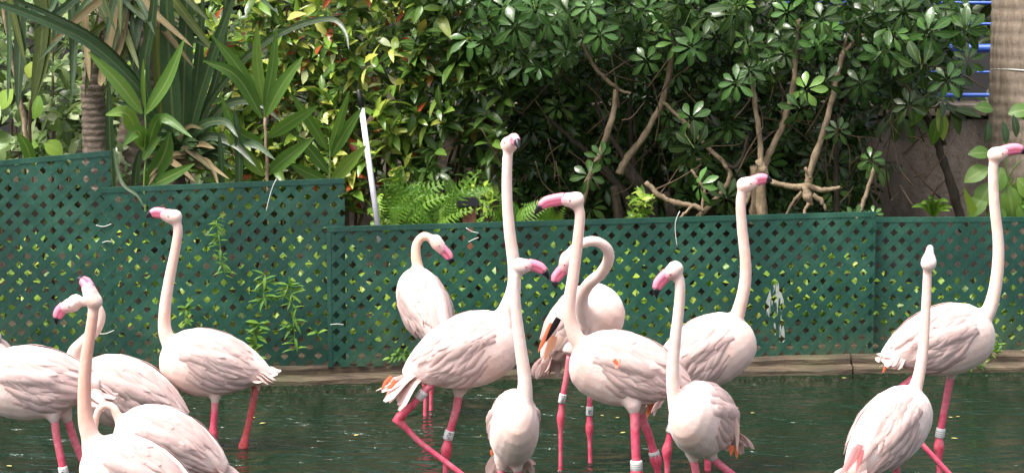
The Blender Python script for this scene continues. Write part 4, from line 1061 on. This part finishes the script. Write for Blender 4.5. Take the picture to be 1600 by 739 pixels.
for (pts_, w_, mt) in (([(180, -60), (175, 40), (160, 120), (158, 135)], 16, 'dead'), ([(205, -40), (190, 60), (168, 125)], 13, 'dead'), ([(130, -40), (135, 60), (140, 128)], 12, 'dead'),
                       ([(150, -30), (240, 10), (280, 35)], 10, 'dead'), ([(150, -20), (225, 25), (285, 60)], 10, 'olive'), ([(120, -60), (118, 60), (112, 155)], 11, 'strap'), ([(170, -30), (200, 60), (218, 110)], 11, 'olive')):
    strapleaf(p1, pts_, (10.15, 10.0), w_, M[mt], 'frond')
p2 = empty('second_ringed_palm', P(235, 260, 10.45), 'darker ringed palm trunk behind the spiky plant, right of the short ringed palm', 'palm tree')
palm_trunk(p2, [P(205, 320, 10.45), P(206, 230, 10.45), P(226, 130, 10.45), P(240, 40, 10.45), P(246, -80, 10.45)], .075, .058, 26, M['palm_bark'], .006)
for i in range(9):
    a = -1.4 + i*.35; strapleaf(p2, [(240, -90), (240 + math.sin(a)*90, -110 + 30*abs(a)), (240+math.sin(a)*200, -60 + 60*abs(a))], (10.4, 10.2), 14, M['strap'], 'frond')

# spiky plant of long dark strap leaves
dr = empty('spiky_plant', P(270, 250, 10.0), 'large spiky plant with long dark strap leaves rising between the palms and ginger', 'plant')
for (pts_, w_, Y_, mt) in [([(265, 235), (225, 150), (150, 75), (80, 38), (0, 8), (-70, -8)], 17, (10.0, 9.6), 'strap'), ([(262, 225), (215, 130), (150, 62), (60, 15), (0, -8)], 11, (10.1, 9.7), 'strap'),
    ([(275, 250), (268, 150), (262, 40), (258, -80)], 30, (10.0, 9.9), 'strap'), ([(285, 240), (288, 120), (292, 10), (290, -90)], 26, (10.05, 10.0), 'strap'),
    ([(290, 235), (312, 150), (340, 65), (378, -40)], 20, (9.95, 9.75), 'strap'), ([(300, 215), (335, 150), (390, 85), (455, 45), (515, 30), (538, 48), (545, 78)], 11, (9.95, 9.6), 'strap'),
    ([(232, 160), (226, 100), (238, 30), (246, -60)], 17, (9.9, 9.8), 'strap'), ([(280, 250), (310, 200), (350, 190), (372, 215)], 15, (9.95, 9.7), 'strap'),
    ([(285, 255), (320, 215), (365, 225), (400, 260)], 14, (9.95, 9.7), 'strap'), ([(270, 255), (245, 200), (215, 170), (180, 160)], 14, (9.98, 9.8), 'strap'),
    ([(280, 250), (300, 170), (312, 80), (318, -20)], 17, (10.15, 10.1), 'strap'), ([(290, 250), (345, 170), (400, 160), (440, 190)], 14, (10.1, 9.9), 'strap'),
    ([(255, 250), (250, 150), (243, 40), (235, -60)], 16, (10.15, 10.1), 'olive'), ([(285, 245), (330, 150), (350, 60), (352, -40)], 13, (10.15, 10.1), 'strap'), ([(296, 245), (340, 225), (395, 225), (430, 250)], 15, (9.9, 9.75), 'strap')]:
    strapleaf(dr, pts_, Y_, w_, M[mt])
for (pts_, w_) in (([(176, 300), (172, 220), (170, 125)], 15), ([(374, 300), (373, 225), (366, 168)], 13), ([(347, 300), (346, 250), (342, 205)], 10), ([(178, 232), (184, 268), (194, 290), (214, 305), (227, 327)], 6), ([(210, 300), (214, 260), (222, 228)], 13)):
    strapleaf(dr, pts_, (9.40, 9.30) if pts_[0][0] == 178 else (9.8, 9.75), w_, M['strap'])
for i in range(34):
    a = random.uniform(-1.9, 1.9); ln = random.uniform(40, 85); s_ = math.sin(a); c_ = math.cos(a)
    u0, v0 = 275 + random.uniform(-22, 22), 252 + random.uniform(-20, 12)
    strapleaf(dr, [(u0, v0), (u0 + s_*ln*.55, v0 - c_*ln*.55), (u0 + s_*ln, v0 - c_*ln*.8 + ln*.22)], (10.0, 9.78), random.uniform(8, 14), M['dead'] if i % 9 == 0 else M['strap'], 'leaf', (random.uniform(-.3, .3), -1, .3))
for i in range(6):
    u0 = 270 + random.uniform(-40, 45); a = random.choice((-1, 1))
    strapleaf(dr, [(u0, 235 + random.uniform(-10, 15)), (u0 + a*30, 248 + random.uniform(-10, 10)), (u0 + a*random.uniform(45, 70), 275 + random.uniform(-10, 20))], (9.85, 9.7), random.uniform(7, 12), M['dead'], 'dead_leaf')
branch(dr, [(272, 250), (272, 290), (272, 330)], [.05, .06, .07], 10.0, M['darkbark'], 'trunk')

# ginger-like plants: upright stems with lance leaves, each leaf placed
def ginger(label, stem, leaves, Y):
    g_ = empty('ginger_plant', P(stem[0][0], stem[0][1]+50, Y), label, 'plant', 'blade-leaved plants along the fence')
    branch(g_, [(stem[0][0]+1, stem[0][1]+70)] + stem, [.007, .006, .003], Y, M['stem_green'], 'stem')
    for (a, m_, c_, w_) in leaves:
        strapleaf(g_, [a, m_, c_], (Y-.01, Y - random.uniform(.04, .16)), w_*.86, M['ginger'], 'leaf', (random.uniform(-.5, .5), -1, random.uniform(.0, .5)), 'lance', foldk=.35)
ginger('blade-leaved plant with bright leaves standing nearest the short ringed palm trunk', [(226, 285), (227, 200), (226, 110)],
       [((222, 178), (185, 130), (138, 82), 27), ((228, 178), (262, 125), (288, 62), 27), ((226, 170), (224, 130), (224, 92), 10), ((224, 235), (200, 180), (165, 180), 30), ((228, 288), (255, 245), (266, 206), 32), ((228, 240), (250, 185), (300, 215), 22),
        ((232, 292), (268, 275), (304, 256), 22), ((226, 230), (214, 205), (192, 228), 26), ((224, 250), (236, 232), (252, 214), 20)], 9.75)
ginger('tallest blade-leaved plant on a brown stem at the top of the middle height lattice', [(419, 300), (416, 220), (412, 150)],
       [((408, 165), (372, 105), (333, 58), 24), ((410, 185), (370, 120), (318, 95), 24), ((412, 165), (402, 100), (402, 38), 20), ((413, 170), (425, 110), (432, 44), 20), ((415, 182), (440, 135), (474, 88), 27), ((418, 215), (455, 190), (497, 165), 25),
        ((412, 225), (372, 205), (345, 150), 26), ((420, 270), (450, 245), (490, 215), 28), ((412, 275), (380, 240), (350, 205), 26)], 9.85)
ginger('shortest blade-leaved plant left of the white pole', [(516, 300), (516, 250), (515, 215)],
       [((512, 235), (485, 190), (456, 148), 22), ((516, 235), (530, 190), (546, 142), 18), ((518, 245), (540, 205), (566, 168), 22), ((518, 285), (545, 255), (572, 228), 25), ((513, 270), (485, 235), (462, 212), 22), ((514, 285), (480, 270), (452, 255), 22)], 9.9)

branch(bpy.data.objects['ginger_plant.001'], [(418, 320), (417, 250), (414, 185)], [.0095, .009, .0075], 9.83, M['branch'], 'stem')
# left corner: pale shrub, hanging straps, broad leaves
hedge('shrub of small pale shiny leaves at the left edge behind the tall lattice', [(-300, -60), (200, -60), (200, 270), (-300, 270)], 10.35, 11.5, 430, (40, 260), mat='pale', tpl=GL, scale=(.7, 1.1), stems=8)
hedge('shrub of round green leaves between the two ringed palm trunks and the spiky plant', [(130, 60), (420, 60), (420, 300), (200, 300), (140, 250)], 10.65, 11.3, 140, (330, 300), mat='bright', tpl=GL, scale=(.7, 1.15), parts=250, stems=5)
hp = empty('hanging_strap_plant', P(60, 240, 10.1), 'plant with long hanging dark and olive strap leaves near the left edge', 'plant')
for (pts_, w_, mt) in (([(30, -40), (32, 60), (30, 110), (28, 172)], 19, 'strap'), ([(60, -40), (66, 40), (60, 100), (50, 165)], 22, 'olive'), ([(70, -30), (72, 60), (66, 110), (52, 160)], 18, 'olive'), ([(12, -20), (15, 80), (12, 160)], 8, 'strap'),
                       ([(110, -30), (114, 70), (112, 155)], 12, 'strap'), ([(80, -40), (88, 40), (84, 85)], 14, 'strap'), ([(5, -40), (25, 40), (40, 100)], 10, 'olive'), ([(100, -40), (75, 20), (20, 10)], 8, 'strap')):
    strapleaf(hp, pts_, (10.1, 10.05), w_, M[mt])
branch(hp, [(-4, -40), (14, 60), (28, 140), (40, 200), (50, 300)], [.011, .012, .013, .014, .016], 10.12, M['branch'], 'stem')
branch(hp, [(66, 100), (52, 150), (46, 180), (50, 300)], [.006, .007, .009, .012], 10.15, M['twig'], 'stem')
strapleaf(hp, [(52, 262), (42, 230), (28, 208)], (9.75, 9.65), 20, M['ginger'], 'leaf', (0, -1, .3), 'lance')
bl = empty('broad_leaf_plant', P(40, 250, 10.3), 'plant with large round pale leaves at the left edge behind the strap leaves', 'plant')
RL = tmesh('leaf', leaf_template(.20, .18, 'ellipse', 6, .12, .2), M['pale']); RL2 = tmesh('leaf', leaf_template(.12, .10, 'ellipse', 6, .15, .2), M['bright'])
for (u, v, m_, a, s_) in ((62, 150, RL2, 250, .9), (20, 140, RL2, 230, .9), (45, 122, RL2, 80, .6), (70, 222, RL2, 330, .8), (20, 215, RL, 190, .6), (0, 165, RL, 230, .7), (60, 228, RL2, 170, .6)):
    place('leaf', m_, None, bl, frame_m(P(u, v, 10.3), (math.cos(R(a)), -.2, math.sin(R(a))), (-.2, -.75, .6), s_))
branch(bl, [(30, 150), (34, 200), (38, 280)], [.004, .005, .006], 10.35, M['stem_green'], 'stem')

# ferns
FT = [fern_template(.26, 13, 1), fern_template(.22, 12, 2), fern_template(.30, 14, 3)]
FM = [tmesh('frond', t_, M['fern']) for t_ in FT]
def fern(label, u, v, Y, n, s):
    q = P(u, v, Y); r_ = empty('fern', (q.x, q.y, .1), label, 'fern', 'ferns behind the low lattice')
    for k in range(n):
        a = random.uniform(-1.5, 1.5); d = Vector((math.sin(a), -.45 + random.uniform(-.3, .4), math.cos(a)*.9 + .15))
        place('frond', random.choice(FM), None, r_, frame_m(q + Vector((random.uniform(-.05, .05), random.uniform(-.05, .05), random.uniform(-.03, .03))), d, (-.1, -.7, .6), s*random.uniform(.75, 1.15)))
fern('fern just right of the white pole', 628, 345, 10.0, 13, .9)
fern('fern left of the brick post', 690, 350, 9.95, 13, .95)
fern('fern in front of the brown wall at the right edge below the palm', 1585, 330, 10.3, 10, 1.0)
fern('fern right of the brick post behind the tall neck', 795, 352, 10.05, 8, .6)
fern('fern behind the bill of the middle flamingo', 860, 352, 10.1, 7, .5)

# small accent plants at the right
yp = empty('striped_plant', P(1460, 338, 10.2), 'small yellow-green plant in front of the brown wall', 'plant')
for (a, l_) in ((20, 32), (50, 38), (80, 30), (130, 30), (160, 36), (100, 40), (0, 26)):
    strapleaf(yp, [(1458, 338), (1458 + math.cos(R(a))*l_*.5, 328 - math.sin(R(a))*l_*.45), (1458 + math.cos(R(a))*l_, 330 - math.sin(R(a))*l_*.5)], (10.2, 10.1), 10, M['bright'], 'leaf', (0, -.8, .5), 'lance')
bp_ = empty('large_leaf_plant', P(1570, 330, 10.25), 'large-leaved green plant under the head of the rightmost flamingo', 'plant')
BL = tmesh('leaf', leaf_template(.24, .17, 'ellipse', 7, .2, .35), M['ginger'])
for (u, v, a, s_) in ((1545, 262, 200, .5), (1550, 285, 235, .55), (1575, 290, 280, .6), (1575, 178, 20, .45), (1552, 172, 160, .35), (1600, 250, 330, .55), (1595, 185, 20, .5), (1540, 305, 225, .5), (1600, 310, 280, .6), (1565, 262, 250, .5), (1590, 278, 310, .5), (1560, 318, 260, .55), (1548, 240, 170, .4)):
    place('leaf', BL, None, bp_, frame_m(P(u, v, 10.2), (math.cos(R(a)), -.3, math.sin(R(a))), (-.1, -.75, .55), s_))
for (u, v) in ((1540, 240), (1575, 200), (1595, 250)): branch(bp_, [(u, v), (1572, 290), (1574, 360)], [.004, .005, .006], 10.3, M['stem_green'], 'stem')
BG = tmesh('leaf', leaf_template(.10, .04, 'ellipse', 5, .25, .2), M['strap'])
for (u, v, a) in ((1588, 215, 95), (1540, 225, 80), (1572, 225, 95)): place('leaf', BG, None, bp_, frame_m(P(u, v, 10.15), (math.cos(R(a)), -.1, math.sin(R(a))), (.3, -.9, .2), 1.0))
cs = empty('thick_shoot', P(1520, 338, 10.2), 'single thick yellow-green shoot right of the slim tree', 'plant')
strapleaf(cs, [(1528, 345), (1516, 320), (1506, 294)], (10.2, 10.15), 13, M['bright'], 'leaf', (0, -1, .2), 'lance')
sw = empty('sword_leaf_plant', P(718, 345, 9.95), 'two stiff sword leaves left of the brick post', 'plant')
strapleaf(sw, [(722, 350), (712, 310), (702, 278)], (9.95, 9.93), 22, M['ginger'], 'leaf', (0, -1, .1)); strapleaf(sw, [(715, 350), (702, 310), (693, 278)], (9.97, 9.95), 9, M['ginger'], 'leaf', (.4, -1, .1))

# ------------------------------------------------------------------ small man-made things
wp = empty('marker_pole', P(592, 357, 9.85), 'slanted white pole with a black tip behind the low lattice', 'pole')
a = P(594, 380, 9.82); c_ = P(565, 170, 9.95); d_ = P(560, 140, 9.97)
mb = MB(); mb.tube([a, c_], .0125, 12); place('shaft', mb.mesh('shaft', [M['white_pole']]), None, wp)
mb = MB(); mb.tube([c_, c_.lerp(d_, .9), d_], [.0115, .0105, .006], 12); place('tip', mb.mesh('tip', [M['black']]), None, wp)
bk = empty('garden_post', P(733, 350, 9.9), 'short rust red post with a flat black cap behind the low lattice', 'post')
q = P(733, 340, 9.9)
mb = MB(); mb.box((q.x, q.y, q.z-.04), (.055, .055, .22)); place('shaft', mb.mesh('shaft', [M['brick']], False), None, bk)
q = P(731, 316, 9.9)
mb = MB(); mb.box((q.x, q.y, q.z), (.095, .09, .026)); mb.box((q.x, q.y, q.z+.017), (.075, .07, .009)); place('cap', mb.mesh('cap', [M['black']], False), None, bk)
def tie(label, pix, Y, r=.0017, mat='tie'):
    pts = catmull([P(u, v, Y - .012) for u, v in pix], 4); mb = MB(); mb.tube(pts, r, 6)
    o = place('cable_tie', mb.mesh('cable_tie', [M[mat]])); base = pts[-1].copy()
    return tag(o, label, 'cable tie', 'white ties holding the lattice')
tie('white tie looped over the top of the middle height lattice below the brown stem', [(432, 280), (426, 292), (420, 312), (416, 330)], 9.42)
tie('white tie hanging down the lattice left of the half-turned flamingo head', [(1062, 330), (1056, 345), (1055, 360), (1058, 386)], 9.55)
tie('white tie on the low lattice below the brick post, upper one', [(728, 356), (738, 362), (748, 364)], 9.48)
tie('white tie on the low lattice below the brick post, lower one', [(732, 378), (740, 374), (748, 371)], 9.48)
tie('short white tie on the tall lattice, upper of two beside the flamingo bill', [(150, 352), (162, 354), (174, 350)], 9.38)
tie('short white tie on the tall lattice, lower of two beside the flamingo bill', [(160, 379), (168, 377), (176, 378)], 9.38)
tie('white tie across the lattice seam low beside the curled neck of the hooked flamingo', [(152, 521), (165, 521), (178, 516)], 9.38)
tie('white tie across the seam between the middle and low lattice panels', [(516, 507), (526, 506), (537, 507)], 9.43)

# weeds growing through the lattice
WL = [tmesh('leaf', leaf_template(.06, .014, 'lance', 4, .2, .4), M['weed']), tmesh('leaf', leaf_template(.05, .02, 'ellipse', 4, .2, .3), M['weed'])]
def weed(label, pix, Y, n, k=0, s=1.0):
    r_ = empty('weed', P(pix[0][0], pix[0][1], Y), label, 'weed', 'weeds growing through the lattice')
    pts = catmull([P(u, v, Y - .03) for u, v in pix], 5); mb = MB(); mb.tube(pts, .0022, 5); place('stem', mb.mesh('stem', [M['stem_green']]), None, r_)
    for i in range(n):
        q = pts[random.randrange(len(pts))]; a = random.uniform(0, 6.28)
        place('leaf', WL[k], None, r_, frame_m(q, (math.cos(a), -.45, math.sin(a)*.8 + .1), (0, -.5, .85), s*random.uniform(.6, 1.2)))
weed('weed hanging down the lattice right of the flamingo neck at the left', [(338, 345), (342, 370), (346, 400), (352, 430)], 9.42, 34, 0, .8)
weed('leafy weed low on the lattice above the tail of the flamingo with an orange leg', [(395, 560), (400, 530), (405, 505)], 9.42, 38, 1, 1.0)
weed('tall weed climbing the lattice left of the panel seam', [(462, 545), (458, 500), (455, 460), (450, 445)], 9.43, 44, 0, 1.0)
weed('weed between the two taller weeds near the middle height lattice', [(412, 470), (412, 450), (414, 430)], 9.42, 26, 0, .9)
weed('single small weed sprouting at the seam of the lattice panels', [(498, 525), (496, 518)], 9.43, 7, 1, .8)
weed('small weed at the foot of the lattice below the farthest flamingo', [(610, 560), (625, 552), (640, 556)], 9.5, 24, 1, .7)
weed('small weed at the foot of the lattice right of the rightmost flamingo body', [(1548, 560), (1552, 545), (1566, 535)], 9.75, 22, 1, .7)
weed('weed by the neck base of the flamingo with an orange leg', [(292, 500), (288, 485), (294, 478)], 9.4, 16, 1, .8)
weed('flattened weed on the kerb by the belly of the rightmost flamingo', [(1505, 572), (1515, 568), (1530, 570)], 9.7, 14, 1, .7)

# floating leaves on the pond
FLM = tmesh('floating_leaf', leaf_template(.032, .02, 'ellipse', 4, .1, .02), M['yellow'])
for i, (u, v, lb_) in enumerate([(938, 648, 'between the two banded legs and the thick leg'), (968, 652, 'left of the thick banded leg'), (970, 676, 'below another one beside the thick leg'), (1173, 645, 'right of the half-turned flamingo'),
                         (1488, 652, 'beside the straight leg of the rightmost flamingo'), (1500, 650, 'right of the straight leg of the rightmost flamingo'), (1486, 684, 'low beside the grey leg band at the right'), (1323, 590, 'by the kerb left of the ruffled tail'),
                         (398, 652, 'right of the orange leg'), (415, 660, 'farther right of the orange leg'), (18, 728, 'at the lower left corner'), (560, 678, 'left of the bent leg')]):
    Y = Yz(v, .006); q = P(u, v, Y)
    o = place('floating_leaf', FLM, None, None, frame_m(q, (random.uniform(-1, 1), random.uniform(-1, 1), 0), (0, 0, 1), random.uniform(.5, .85)))
    tag(o, 'pale yellow leaf floating on the pond ' + lb_, 'leaf', 'leaves floating on the pond')
LIT = [leaf_template(.035, .014, 'ellipse', 3, .3, .3), leaf_template(.05, .006, 'lance', 3, .2, .2)]
items = []
for i in range(150):
    x = random.uniform(-2.6, 2.6); y = kerbY(x) + random.uniform(.03, .26); z = .072 if y > kerbY(x) + .07 else .038
    items.append((random.randrange(2), frame_m((x, y, z + .004), (random.uniform(-1, 1), random.uniform(-1, 1), random.uniform(-.1, .25)), Vector((0, -.2, 1)) + rv(.2), random.uniform(.5, 1.2)), random.random()))
o = place('litter', stuff_mesh('litter', LIT, items, M['dead'])); o['kind'] = 'stuff'; tag(o, 'dry leaf litter and bits of twig lying on the kerb', 'litter')
items = []
for i in range(25):
    v = random.uniform(600, 735); u = random.uniform(-50, 1650); q = P(u, v, Yz(v, .004)); q.z = .004
    items.append((0, frame_m(q, (random.uniform(-1, 1), random.uniform(-1, 1), 0), (0, 0, 1), random.uniform(.06, .26)), random.random()))
o = place('pond_specks', stuff_mesh('pond_specks', LIT, items, M['yellow'])); o['kind'] = 'stuff'; tag(o, 'tiny pale specks floating on the dark pond', 'floating specks')
# near bank shrubs behind the viewer are out of sight and left out
